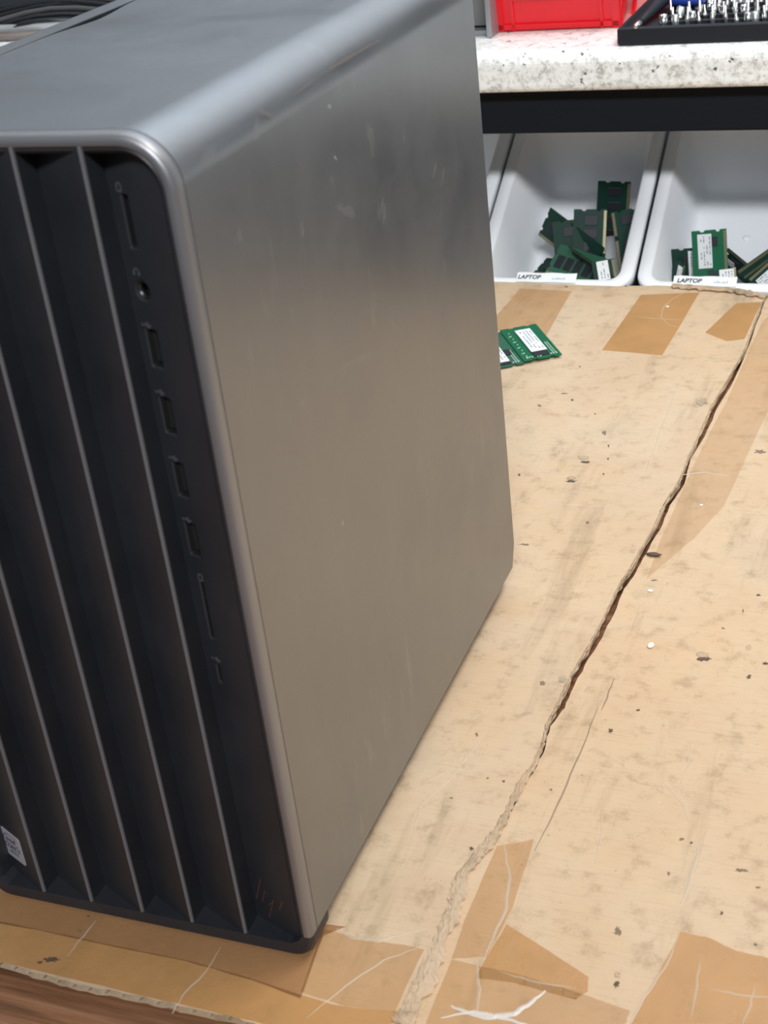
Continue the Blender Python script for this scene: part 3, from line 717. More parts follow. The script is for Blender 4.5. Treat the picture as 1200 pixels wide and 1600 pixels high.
# creases (thin raised lines) in tape and paper
def crease(px, zt_, parent, r=0.0005, material=None, name='tape_crease', seed=0):
    rr = random.Random(seed+len(px)); P = [on_z(x, y, zt_+0.0001) for x, y in px]; Q = []
    for i in range(len(P)-1):
        for k in range(5):
            p = P[i].lerp(P[i+1], k/5); Q.append(p+Vector((rr.uniform(-.0003, .0003), rr.uniform(-.0003, .0003), 0)))
    Q.append(P[-1]); bm = bmesh.new()
    L = []
    for i, p in enumerate(Q):
        t = (Q[min(i+1, len(Q)-1)]-Q[max(i-1, 0)]).normalized(); nn = Vector((-t.y, t.x, 0)); w_ = r*(0.35+0.65*math.sin(PI*i/(len(Q)-1)))
        L.append([bm.verts.new(p+nn*w_), bm.verts.new(p+Vector((0, 0, w_*0.45))), bm.verts.new(p-nn*w_), bm.verts.new(p-Vector((0, 0, 0.0003)))])
    for i in range(len(L)-1):
        for c_ in range(4): bm.faces.new((L[i][c_], L[i][(c_+1) % 4], L[i+1][(c_+1) % 4], L[i+1][c_]))
    bmesh.ops.recalc_face_normals(bm, faces=bm.faces[:])
    return mesh_obj(name, bm, material or M_crease, parent)
for pl, zz, par, rad, mt in (
    ([(704, 1572), (735, 1584), (762, 1590), (803, 1584), (828, 1568), (852, 1548)], C2, sheet2, 0.0013, M_crease_w),
    ([(690, 1590), (740, 1580), (790, 1592), (840, 1606)], C2, sheet2, 0.0009, M_crease_w),
    ([(745, 1500), (748, 1545), (744, 1590)], C2, sheet2, 0.0008, M_crease),
    ([(786, 1318), (796, 1370), (790, 1420), (768, 1470), (755, 1500)], C2, sheet2, 0.0009, M_crease),
    ([(1062, 1458), (1040, 1510), (1005, 1560), (985, 1600)], C2, sheet2, 0.0007, M_crease),
    ([(1095, 1500), (1088, 1540), (1080, 1590)], C2, sheet2, 0.0006, M_crease),
    ([(1110, 1545), (1160, 1555), (1215, 1560)], C2, sheet2, 0.0006, M_crease),
    ([(1180, 1540), (1172, 1570), (1160, 1600)], C2, sheet2, 0.0006, M_crease),
    ([(780, 1518), (840, 1535), (900, 1545)], C2, sheet2, 0.0006, M_crease),
    ([(1096, 1310), (1085, 1350), (1072, 1395), (1064, 1412)], C2, sheet2, 0.0009, M_crease),
    ([(1040, 1225), (1066, 1255), (1078, 1290)], C2, sheet2, 0.0005, M_crease),
    ([(944, 1230), (940, 1300), (930, 1350)], C2, sheet2, 0.0004, M_crease),
    ([(640, 1330), (655, 1260), (700, 1220), (745, 1165), (760, 1140)], CZ, sheet, 0.0005, M_crease),
    ([(660, 1225), (700, 1205), (790, 1205)], CZ, sheet, 0.0004, M_crease),
    ([(806, 782), (870, 788), (950, 792), (1012, 800)], CZ, sheet, 0.0006, M_crease),
    ([(1060, 600), (1045, 640), (1015, 720), (1002, 760)], CZ, sheet, 0.0005, M_crease),
    ([(1072, 456), (1050, 468), (1036, 480), (1033, 496), (1045, 508), (1066, 512)], CZ, sheet, 0.0006, M_crease),
    ([(985, 494), (1030, 498), (1068, 500)], CZ, sheet, 0.0004, M_crease),
    ([(800, 472), (830, 488), (868, 497)], CZ, sheet, 0.0004, M_crease),
    ([(270, 1583), (285, 1555), (320, 1520), (345, 1480)], CZ, sheet, 0.0006, M_crease),
    ([(105, 1495), (130, 1462), (150, 1438)], CZ, sheet, 0.0006, M_crease),
    ([(480, 1590), (540, 1540), (600, 1500), (660, 1478)], CZ, sheet, 0.0006, M_crease),
    ([(525, 1452), (550, 1465), (590, 1470), (630, 1460), (668, 1452)], CZ, sheet, 0.0010, M_crease),
    ([(1065, 742), (1100, 738), (1140, 744)], C2, sheet2, 0.0009, M_crease),
    ([(960, 1060), (948, 1090), (940, 1110)], C2, sheet2, 0.0004, M_scuff_soft),
    ([(1080, 1160), (1075, 1195), (1050, 1260)], C2, sheet2, 0.0004, M_crease),
    ([(795, 790), (870, 755), (940, 752)], CZ, sheet, 0.0004, M_crease),
    ([(935, 1104), (905, 1180), (870, 1260), (835, 1330)], C2, sheet2, 0.0004, M_scuff_soft),
):
    crease(pl, zz, par, rad, mt)

# scuffs: thin stained or torn marks belonging to the sheet's surface
def blob(px, py, wpx, hpx, zt_, parent, material, name='scuff', ang=0.0, seed=0):
    r = random.Random(seed*31+int(px)); c = on_z(px, py, zt_); ex = on_z(px+wpx/2, py, zt_)-c; ey = on_z(px, py-hpx/2, zt_)-c
    n = 20; xy = []
    for k in range(n):
        a = 2*PI*k/n; q = r.uniform(0.28, 1.0)**0.9; ca, sa = math.cos(a)*q, math.sin(a)*q
        ca, sa = ca*math.cos(ang)-sa*math.sin(ang)*0.8, sa*math.cos(ang)+ca*math.sin(ang)*0.8
        p = c+ex*ca+ey*sa; xy.append((p.x, p.y))
    return prism(name, xy, zt_+0.00004, zt_+0.00022, material, parent)
for px, py, wp, hp, dark, lf in ((1100, 1030, 26, 8, 1, 0), (1170, 1058, 10, 8, 1, 0), (1196, 1037, 12, 6, 1, 0), (1187, 706, 22, 8, 0, 0), (914, 722, 18, 5, 1, 1), (893, 752, 20, 5, 1, 1),
                             (944, 677, 10, 8, 0, 1), (951, 697, 4, 5, 1, 1), (950, 717, 4, 4, 1, 1), (811, 742, 5, 5, 1, 1), (943, 741, 4, 3, 1, 1), (965, 1455, 14, 18, 0, 0), (963, 1538, 12, 14, 1, 0),
                             (1128, 1427, 8, 7, 1, 0), (954, 1142, 10, 10, 1, 0), (997, 1110, 10, 4, 1, 0), (861, 1234, 6, 5, 0, 0), (745, 1148, 6, 8, 0, 1), (787, 1221, 7, 4, 1, 1), (762, 1216, 5, 5, 0, 1),
                             (705, 1247, 8, 3, 0, 1), (820, 851, 22, 4, 0, 1), (737, 1326, 8, 8, 1, 1), (848, 1068, 12, 8, 0, 1), (1185, 930, 10, 4, 1, 0), (1161, 955, 4, 8, 0, 0), (1130, 982, 8, 4, 0, 0),
                             (894, 625, 6, 4, 1, 1), (882, 615, 14, 2, 1, 1), (930, 647, 3, 3, 1, 1), (843, 634, 8, 5, 0, 1), (1065, 1312, 10, 5, 0, 0), (1080, 1317, 6, 4, 1, 0), (1045, 1365, 8, 8, 0, 0),
                             (80, 1500, 30, 10, 1, 1), (63, 1504, 14, 6, 1, 1), (138, 1432, 6, 3, 1, 1), (125, 1455, 6, 5, 0, 1), (884, 448, 8, 3, 0, 1),
                             (1022, 907, 12, 4, 0, 0), (978, 447, 6, 3, 0, 1), (1185, 1387, 12, 4, 0, 0), (1180, 1476, 8, 8, 0, 0), (918, 817, 8, 6, 0, 1), (906, 573, 3, 3, 1, 1), (1160, 1360, 30, 8, 0, 0)):
    blob(px, py, wp, hp, CZ if lf else C2, sheet if lf else sheet2, M_scuff if dark else M_scuff_soft, seed=int(py))
# lifted paper flaps
def flap(px, py, wpx, hpx, zt_, parent, seed=0, material=None):
    c = on_z(px, py, zt_); ex = on_z(px+wpx/2, py, zt_)-c; ey = on_z(px, py-hpx/2, zt_)-c; bm = bmesh.new(); r = random.Random(seed)
    G = []
    for i in range(6):
        rowv = []
        for j in range(4):
            a = -0.8+1.6*i/5; b = -0.8+1.6*j/3; b *= (1-0.75*abs(a)); rowv.append(bm.verts.new(c+ex*(a+r.uniform(-.1, .1))+ey*(b+r.uniform(-.15, .15))+Vector((0, 0, 0.0002+0.0011*(j/3)**2*(1-a*a*0.6)+r.uniform(0, .0002)))))
        G.append(rowv)
    for i in range(5):
        for j in range(3): bm.faces.new((G[i][j], G[i+1][j], G[i+1][j+1], G[i][j+1]))
    bmesh.ops.solidify(bm, geom=bm.faces[:], thickness=0.0002)
    bmesh.ops.recalc_face_normals(bm, faces=bm.faces[:])
    mesh_obj('paper_flap', bm, material or M_flap, parent)
for k, (px, py, wp, hp, lf) in enumerate(((1096, 628, 22, 16, 1), (912, 716, 20, 6, 1), (892, 748, 18, 5, 1), (1098, 1024, 22, 8, 0), (880, 1062, 16, 12, 1), (1170, 1013, 10, 8, 0), (965, 1525, 12, 7, 0))):
    flap(px, py, wp, hp, CZ if lf else C2, sheet if lf else sheet2, k)

# loose crumbs and chips
def crumb(name, label, cat, px, py, size, hgt, zt_, material, seed):
    r = random.Random(seed); c = on_z(px, py, zt_); bm = bmesh.new()
    bmesh.ops.create_icosphere(bm, subdivisions=2, radius=1)
    for v in bm.verts: v.co = Vector((v.co.x*size[0]*r.uniform(.75, 1.15), v.co.y*size[1]*r.uniform(.75, 1.15), v.co.z*hgt*r.uniform(.8, 1.1)))
    for v in bm.verts: v.co += c+Vector((0, 0, hgt*0.85))
    tag(mesh_obj(name, bm, material), label, cat)
M_white = mat('white_foam', (0.85, 0.85, 0.82), 0.6)
crumb('foam_crumb', 'small white crumb on the right cardboard sheet, the squarer lower one', 'crumb', 1017, 1010, (0.0018, 0.0024), 0.0010, C2, M_white, 1)
crumb('foam_crumb', 'small flat white crumb on the cardboard just below the dark chip', 'crumb', 1016, 924, (0.0017, 0.0011), 0.0007, C2, M_white, 2)
crumb('foam_crumb', 'tiny white crumb on the tape near the back edge of the cardboard', 'crumb', 1043, 480, (0.0013, 0.0013), 0.0006, CZ+0.0002, M_white, 3)
crumb('foam_crumb', 'tiny white crumb beside the crease right of the torn seam', 'crumb', 1096, 790, (0.0012, 0.0009), 0.0005, C2, M_white, 4)
crumb('bark_chip', 'dark brown chip lying right of the torn seam', 'chip', 1021, 869, (0.0047, 0.0015), 0.0014, C2, M_scuff, 5)

# ------------------------------------------------------------------ the tower
W_, H_, D_ = 0.157, 0.337, 0.2955
SEAM = 0.0065
tower = thing('desktop_tower', 'grey steel desktop computer tower with a black louvred front standing on cardboard', 'computer', (-0.078, 0.148, 0.0))
RC = 0.018
def arc(cx, cz, r, a0, a1, n):
    return [(cx+r*math.cos(a0+(a1-a0)*k/n), cz+r*math.sin(a0+(a1-a0)*k/n)) for k in range(n+1)]
# cover: right side + top, one bent sheet
def cover():
    bm = bmesh.new()
    zs = [0.0125]+[0.0125+(H_-RC-0.0125)*k/24 for k in range(1, 24)]
    prof = [(0.0, z) for z in zs] + arc(-RC, H_-RC, RC, 0, PI/2, 14) + [(-RC-(0.1385-RC)*k/16, H_) for k in range(1, 17)]
    ys = [SEAM+(D_-SEAM)*k/48 for k in range(49)]
    rings = []
    for yy in ys:
        r = []
        bump = 0.0036*math.exp(-((yy-0.190)/0.023)**2)
        for i, (x, z) in enumerate(prof):
            k = i-(len(prof)-17)
            if k > 0:
                f = max(0.0, (k-12)/4.0)
                x = x + bump*f; z = z - 0.0006*f*(bump/0.0036)
            cut = 0.0
            if z < 0.02 and yy > D_-0.0001: pass
            r.append(Vector((x, yy, z)))
        rings.append(r)
    R = [[bm.verts.new(p) for p in r] for r in rings]
    for i in range(len(R)-1):
        for k in range(len(prof)-1):
            f = bm.faces.new((R[i][k], R[i+1][k], R[i+1][k+1], R[i][k+1])); f.smooth = True
    # bottom back corner clipped
    R[-1][0].co.y -= 0.006; R[-1][1].co.y += 0.0
    bmesh.ops.recalc_face_normals(bm, faces=bm.faces[:])
    if sum((f.normal.x for f in bm.faces)) < 0: bmesh.ops.reverse_faces(bm, faces=bm.faces[:])
    bmesh.ops.solidify(bm, geom=bm.faces[:], thickness=0.0009)
    o = mesh_obj('side_cover', bm, M_silver, tower)
    for p in o.data.polygons: p.use_smooth = True
    try: o.data.set_sharp_from_angle(angle=0.6)
    except Exception: pass
    return o
cover()
# left panel with its rounded top edge
bm = bmesh.new()
prof = [(-0.1393, H_-0.0016), (-0.1393, H_)] + arc(-W_+0.008, H_-0.008, 0.008, PI/2, PI, 8) + [(-W_, 0.0125)]
prof_in = [(x+0.0012 if x < -0.15 else x, z) for x, z in prof]
R = [[bm.verts.new(Vector((x, yy, z))) for x, z in prof] for yy in (SEAM, D_)]
for k in range(len(prof)-1):
    f = bm.faces.new((R[0][k], R[0][k+1], R[1][k+1], R[1][k]))
bmesh.ops.recalc_face_normals(bm, faces=bm.faces[:])
if sum(f.normal.z for f in bm.faces) < 0: bmesh.ops.reverse_faces(bm, faces=bm.faces[:])
bmesh.ops.solidify(bm, geom=bm.faces[:], thickness=0.0009)
mesh_obj('left_panel', bm, M_silver, tower)
# pale rubbed marks and the scratched line near the top edge of the side
M_rub = mat('pale_rub_mark', (0.62, 0.62, 0.60), 0.6, Alpha=0.07)
M_rust = mat('brown_scratch', (0.42, 0.33, 0.26), 0.6, Alpha=0.3)
def side_mark(pts, r_, material, seed):
    rr = random.Random(seed); bm = bmesh.new(); P = [on_x(x, y, 0.0) for x, y in pts]; Q = []
    for i in range(len(P)-1):
        for k in range(7): Q.append(P[i].lerp(P[i+1], k/7)+Vector((0, rr.uniform(-r_, r_)*.5, rr.uniform(-r_, r_)*.3)))
    Q.append(P[-1]); L = []
    for i, p in enumerate(Q):
        t = (Q[min(i+1, len(Q)-1)]-Q[max(i-1, 0)]).normalized(); nn = Vector((0, -t.z, t.y)); w_ = r_*(0.15+math.sin(PI*i/(len(Q)-1)))*rr.uniform(.5, 1.1)
        L.append([bm.verts.new(Vector((0.0001, (p+nn*a).y, (p+nn*a).z))) for a in (-w_, w_)])
    for i in range(len(L)-1): bm.faces.new((L[i][0], L[i+1][0], L[i+1][1], L[i][1]))
    bmesh.ops.solidify(bm, geom=bm.faces[:], thickness=0.00005)
    mesh_obj('scuff', bm, material, tower)
for k, (pts, r_, mt_) in enumerate((([(596, 305), (600, 355)], 0.0022, 0), ([(590, 310), (594, 350)], .0012, 0), ([(682, 252), (675, 280)], .0016, 0), ([(694, 258), (690, 292)], .0009, 0), ([(574, 190), (584, 245)], .0028, 0), ([(524, 325), (556, 335)], .0024, 0),
        ([(455, 470), (459, 508)], .0012, 0), ([(693, 398), (696, 430)], .0009, 0), ([(686, 325), (690, 350)], .0008, 0), ([(545, 590), (556, 580)], .0016, 0), ([(530, 575), (590, 548)], .0012, 0), ([(515, 275), (522, 290)], .0014, 0),
        ([(470, 345), (474, 370)], .0018, 0), ([(372, 355), (376, 378)], .0016, 0), ([(400, 180), (402, 225)], .0022, 0), ([(335, 225), (312, 262)], .0022, 0), ([(460, 625), (480, 628)], .0014, 0), ([(620, 510), (618, 490)], .0010, 0), ([(630, 200), (632, 225)], .0016, 0),
        ([(500, 116), (530, 98), (565, 78), (598, 60)], .0007, 1), ([(402, 172), (420, 180), (424, 184)], .0010, 1), ([(462, 146), (490, 124)], .0006, 1), ([(512, 164), (517, 168)], .0009, 2), ([(521, 244), (526, 248)], .0007, 2), ([(535, 812), (536, 822)], .0006, 2))):
    side_mark(pts, r_, (M_rub, M_rust, mat('white_fleck', (0.8, 0.8, 0.78), 0.6, Alpha=0.6))[mt_], k)
# inner chassis
bm = bmesh.new()
inn = [(-0.002, 0.011), (-0.002, H_-RC)] + arc(-RC-.002, H_-RC-.002, RC-.002, 0, PI/2, 8)[1:] + [(-0.120, H_-0.004), (-0.122, H_-0.014), (-W_+0.004, H_-0.016), (-W_+0.0025, 0.011)]
rings_loft(bm, [[Vector((x, yy, z)) for x, z in inn] for yy in (0.020, D_-0.003)], cap0=True, cap1=True, smooth=False)
bmesh.ops.recalc_face_normals(bm, faces=bm.faces[:]); mesh_obj('chassis', bm, M_dark2, tower)
box_obj('gap_dark_strip', (-0.13925, SEAM+0.002, H_-0.012), (-0.13885, D_-0.002, H_-0.0003), M_dark2, tower)  # dark strip added so the open gap in the top stays dark
# screws seen in the gap
bm = bmesh.new(); bmesh.ops.create_uvsphere(bm, u_segments=10, v_segments=6, radius=0.0011, matrix=Matrix.Translation((-0.1372, 0.205, H_-0.0022)))
mesh_obj('screw', bm, M_steelbit, tower, smooth=True)
for x in (-0.140, -0.022):
    for yy in (0.035, 0.26):
        bm = bmesh.new(); bmesh.ops.create_cone(bm, cap_ends=True, segments=20, radius1=0.007, radius2=0.0085, depth=0.0115, matrix=Matrix.Translation((x, yy, 0.0058)))
        mesh_obj('foot', bm, M_rubber, tower)
# front bezel: silver frame over top and sides, black base below
def path_outline(inset, zb):
    """open path from lower right, up, over the top, down the left side; inset moved inwards"""
    r = RC-inset
    pts = [(-inset, zb)]
    for k in range(1, 12): pts.append((-inset, zb+(H_-RC-zb)*k/12))
    pts += arc(-RC, H_-RC, r, 0, PI/2, 12)
    pts += arc(-W_+RC, H_-RC, r, PI/2, PI, 12)
    for k in range(1, 13): pts.append((-W_+inset, H_-RC+(zb-H_+RC)*k/12))
    return pts
def swept(name, sections, zb, material, smooth=True):
    bm = bmesh.new()
    rings = [[Vector((x, yy, z)) for x, z in path_outline(ins, zb)] for ins, yy in sections]
    n = len(rings[0]); R = [[bm.verts.new(p) for p in r] for r in rings]
    for i in range(len(R)):
        j = (i+1) % len(R)
        for k in range(n-1):
            f = bm.faces.new((R[i][k], R[i][k+1], R[j][k+1], R[j][k])); f.smooth = smooth
    bm.faces.new([R[i][0] for i in range(len(R))]); bm.faces.new([R[i][-1] for i in range(len(R))][::-1])
    bmesh.ops.recalc_face_normals(bm, faces=bm.faces[:])
    o = mesh_obj(name, bm, material, tower)
    try: o.data.set_sharp_from_angle(angle=0.7)
    except Exception: pass
    return o
swept('front_bezel', [(0.0003, SEAM-0.0001), (0.0000, SEAM-0.0005), (0.0, 0.0022), (0.0004, 0.0009), (0.0012, 0.0002), (0.0030, 0.0), (0.0036, 0.0003), (0.0040, 0.003), (0.0040, SEAM-0.0001)], 0.0125, M_bezel)
# black inner lip that surrounds the louvres
swept('inner_lip', [(0.0040, 0.0012), (0.0046, 0.0007), (0.0056, 0.0012), (0.0066, 0.0034), (0.0070, 0.014), (0.0040, 0.014)], 0.0078, M_black)
# base of the bezel
bm = bmesh.new()
def base_prof(inset, yy):
    r = 0.0095
    zl = 0.0004+inset; zt2 = 0.0125
    pts = [(-W_+inset, zt2)] + arc(-W_+inset+r, zl+r, r, PI, 1.5*PI, 6) + arc(-inset-r, zl+r, r, 1.5*PI, 2*PI, 6) + [(-inset, zt2)]
    pts += [(-0.0045, zt2), (-0.0060, 0.0100), (-0.010, 0.0078), (-W_+0.010, 0.0078), (-W_+0.0060, 0.0100), (-W_+0.0045, zt2)]
    return [Vector((x, yy, z)) for x, z in pts]
rings_loft(bm, [base_prof(0.0012, 0.0185), base_prof(0, 0.017), base_prof(0, 0.0025), base_prof(0.0006, 0.0008), base_prof(0.0016, 0.0)], cap0=True, cap1=True, smooth=False)
bmesh.ops.recalc_face_normals(bm, faces=bm.faces[:])
mesh_obj('bezel_base', bm, M_black, tower)

# louvred grille: sawtooth panels; ridge at the right end of each panel
RID = [-0.0299, -0.0547, -0.0786, -0.1036, -0.1277, -0.1519]
ZT, ZB = H_-0.0034, 0.0070
DEP = 0.0105
def slat(xl, xr, yl, yr, name='louvre', holes=None, xtop=None):
    bm = bmesh.new()
    def P(x, z, d=0.0):
        s = (x-xl)/(xr-xl); return Vector((x, yl+(yr-yl)*s+d, z))
    add = lambda pts, mi=0: bm.faces.new([bm.verts.new(p) for p in pts])
    add([P(xl, ZB), P(xr, ZB), P(xr, ZT), P(xl, ZT)])
    return bm, P
grille_parts = []
xs_pairs = [(RID[i+1], RID[i]) for i in range(5)]
for xl, xr in xs_pairs:
    bm = bmesh.new()
    pf = [(xl+0.0001, DEP), (xr-0.0011, 0.0), (xr-0.0001, 0.0002), (xr, 0.0010), (xr, 0.0150), (xl+0.0001, 0.0150)]
    zs = (ZB, ZT)
    R = rings_loft(bm, [[Vector((x, y_, z)) for x, y_ in pf] for z in zs], cap0=True, cap1=True, smooth=False)
    for f in bm.faces:
        c = f.calc_center_median()
        if c.y < 0.0010 and len(f.verts) == 4: f.material_index = 1
    bmesh.ops.recalc_face_normals(bm, faces=bm.faces[:])
    mesh_obj('louvre', bm, [M_black, M_black_edge], tower)
# narrow piece at the far left
bm = bmesh.new(); pf = [(-W_+0.006, 0.0085), (RID[5]-0.0005, 0.0062), (RID[5], 0.0068), (RID[5], 0.015), (-W_+0.006, 0.015)]
rings_loft(bm, [[Vector((x, y_, z)) for x, y_ in pf] for z in (ZB+.004, ZT-.004)], cap0=True, cap1=True, smooth=False)
bmesh.ops.recalc_face_normals(bm, faces=bm.faces[:]); mesh_obj('louvre', bm, M_black, tower)
# drive slot seam across the left louvres
zsl = on_y(4, 905, 0.004).z
box_obj('drive_seam', (-W_+0.012, 0.0045, zsl-0.0004), (RID[4]-0.0035, 0.0052+0.006, zsl+0.0004), M_dark, tower)

# port panel: rightmost slope with real openings
PX0, PX1, PY0, PY1 = RID[0]+0.0001, -0.0052, DEP, 0.0020
pn = Vector((PY1-PY0, -(PX1-PX0), 0)).normalized()          # outward normal
if pn.y > 0: pn = -pn
Pp = Vector((PX0, PY0, 0))
pu = Vector((PX1-PX0, PY1-PY0, 0)).normalized(); PL = (Vector((PX1, PY1, 0))-Vector((PX0, PY0, 0))).length
def pp(px, py):
    P = on_plane(px, py, Pp, pn); return (P-Pp).dot(pu), P.z
def P3(u, z, d=0.0): return Pp + pu*u + Vector((0, 0, z)) + pn*d
uc = sum(pp(x, y)[0] for x, y in ((201, 347), (220, 453), (240, 546), (262, 650), (282, 750), (303, 843), (325, 955)))/7
uc_col = uc
def zc(px, py): return pp(px, py)[1]
holes = [  # kind, centre z, half width, half height
    ('card_slot', (zc(191, 305)+zc(210, 388))/2, 0.00135, (zc(191, 305)-zc(210, 388))/2),
    ('audio_jack', zc(220, 454), 0.0030, 0.0030),
    ('usb_port', (zc(231, 516)+zc(248, 573))/2, 0.0026, 0.0066),
    ('usb_port', (zc(254, 622)+zc(270, 678))/2, 0.0026, 0.0066),
    ('usb_port', (zc(274, 722)+zc(290, 778))/2, 0.0026, 0.0066),
    ('usb_port', (zc(294, 817)+zc(311, 870))/2, 0.0026, 0.0066),
    ('memory_card_slot', (zc(317, 910)+zc(333, 998))/2, 0.00075, (zc(317, 910)-zc(333, 998))/2),
    ('usb_c_port', (zc(342, 1036)+zc(346, 1070))/2, 0.0007, 0.0040)]
bm = bmesh.new()
def quad(a, b, c, d): bm.faces.new([bm.verts.new(p) for p in (a, b, c, d)])
HW = 0.0050; u0_, u1_ = uc-HW, uc+HW
nz = 20
ZM = 0.3312
quad(P3(0, ZB), P3(u0_, ZB), P3(u0_, ZM), P3(0, ZT))
rcol = [P3(u1_, ZB), P3(PL, ZB)]
for k in range(9):
    uu = PL+(u1_-PL)*k/8; xx = P3(uu, 0).x
    rcol.append(P3(uu, H_-RC+math.sqrt(max(0.0, 0.0133**2-(xx+RC)**2))))
bm.faces.new([bm.verts.new(p) for p in rcol])
zcur = ZB
for kind, z, hw, hh in sorted(holes, key=lambda h: h[1]):
    CH = 0.00055 if kind != 'audio_jack' else 0.0009; M_ = 0.0012
    z0, z1 = z-hh-M_, z+hh+M_
    quad(P3(u0_, zcur), P3(u1_, zcur), P3(u1_, z0), P3(u0_, z0)); zcur = z1
    if kind == 'audio_jack': n = 24; shape = [(hw*math.cos(2*PI*(k+.5)/n), hw*math.sin(2*PI*(k+.5)/n)) for k in range(n)]
    else:
        rr_ = min(hw, hh)*(0.35 if kind != 'usb_c_port' else 0.95); shape = []
        for cx, cz_, a0 in ((hw-rr_, -hh+rr_, -PI/2), (hw-rr_, hh-rr_, 0), (-hw+rr_, hh-rr_, PI/2), (-hw+rr_, -hh+rr_, PI)):
            for k in range(6): a = a0+PI/2*k/5; shape.append((cx+rr_*math.cos(a), cz_+rr_*math.sin(a)))
        n = len(shape)
    big = []
    if kind != 'audio_jack': big = [(math.copysign(HW, cx), math.copysign(hh+M_, cz_)) for cx, cz_ in ((1, -1), (1, 1), (-1, 1), (-1, -1)) for k in range(6)]
    for (a, b) in (shape if kind == 'audio_jack' else []):                       # project onto the surrounding rectangle
        A, B = HW, hh+M_
        f = min(A/abs(a) if abs(a) > 1e-9 else 1e9, B/abs(b) if abs(b) > 1e-9 else 1e9)
        big.append((a*f, b*f))
    loops = [[P3(uc+a, z+b) for a, b in big], [P3(uc+a*(1+CH/hw), z+b*(1+CH/hh)) for a, b in shape], [P3(uc+a, z+b, -0.0005) for a, b in shape], [P3(uc+a, z+b, -0.0070) for a, b in shape]]
    R = [[bm.verts.new(p) for p in l] for l in loops]
    for i in range(3):
        for k in range(n):
            f = bm.faces.new((R[i][k], R[i][(k+1) % n], R[i+1][(k+1) % n], R[i+1][k])); f.material_index = 1 if i == 2 else 0
    # corner fillers of the rectangle
    A, B = HW, hh+M_
    for sx, sz in ((1, 1), (-1, 1), (-1, -1), (1, -1)) if kind == 'audio_jack' else ():
        for k in range(n):
            p, q = big[k], big[(k+1) % n]
            on = lambda t, s, L_: abs(t-s*L_) < 1e-9
            if (on(p[0], sx, A) and on(q[1], sz, B) and not on(q[0], sx, A)) or (on(p[1], sz, B) and on(q[0], sx, A) and not on(p[0], sx, A)):
                bm.faces.new([bm.verts.new(c) for c in (P3(uc+p[0], z+p[1]), P3(uc+sx*A, z+sz*B), P3(uc+q[0], z+q[1]))])
bm.faces.new([bm.verts.new(p) for p in (P3(u0_, zcur), P3(u1_, zcur), rcol[-1], P3(u0_, ZM))])
quad(P3(PL, ZB), P3(PL, ZB)+Vector((0.0001, 0.012, 0)), P3(PL, H_-RC)+Vector((0.0001, 0.012, 0)), P3(PL, H_-RC))
bmesh.ops.remove_doubles(bm, verts=bm.verts[:], dist=1e-6)
bmesh.ops.dissolve_degenerate(bm, edges=bm.edges[:], dist=1e-7)
bmesh.ops.recalc_face_normals(bm, faces=bm.faces[:])
mesh_obj('port_panel', bm, [M_black, M_dark], tower)
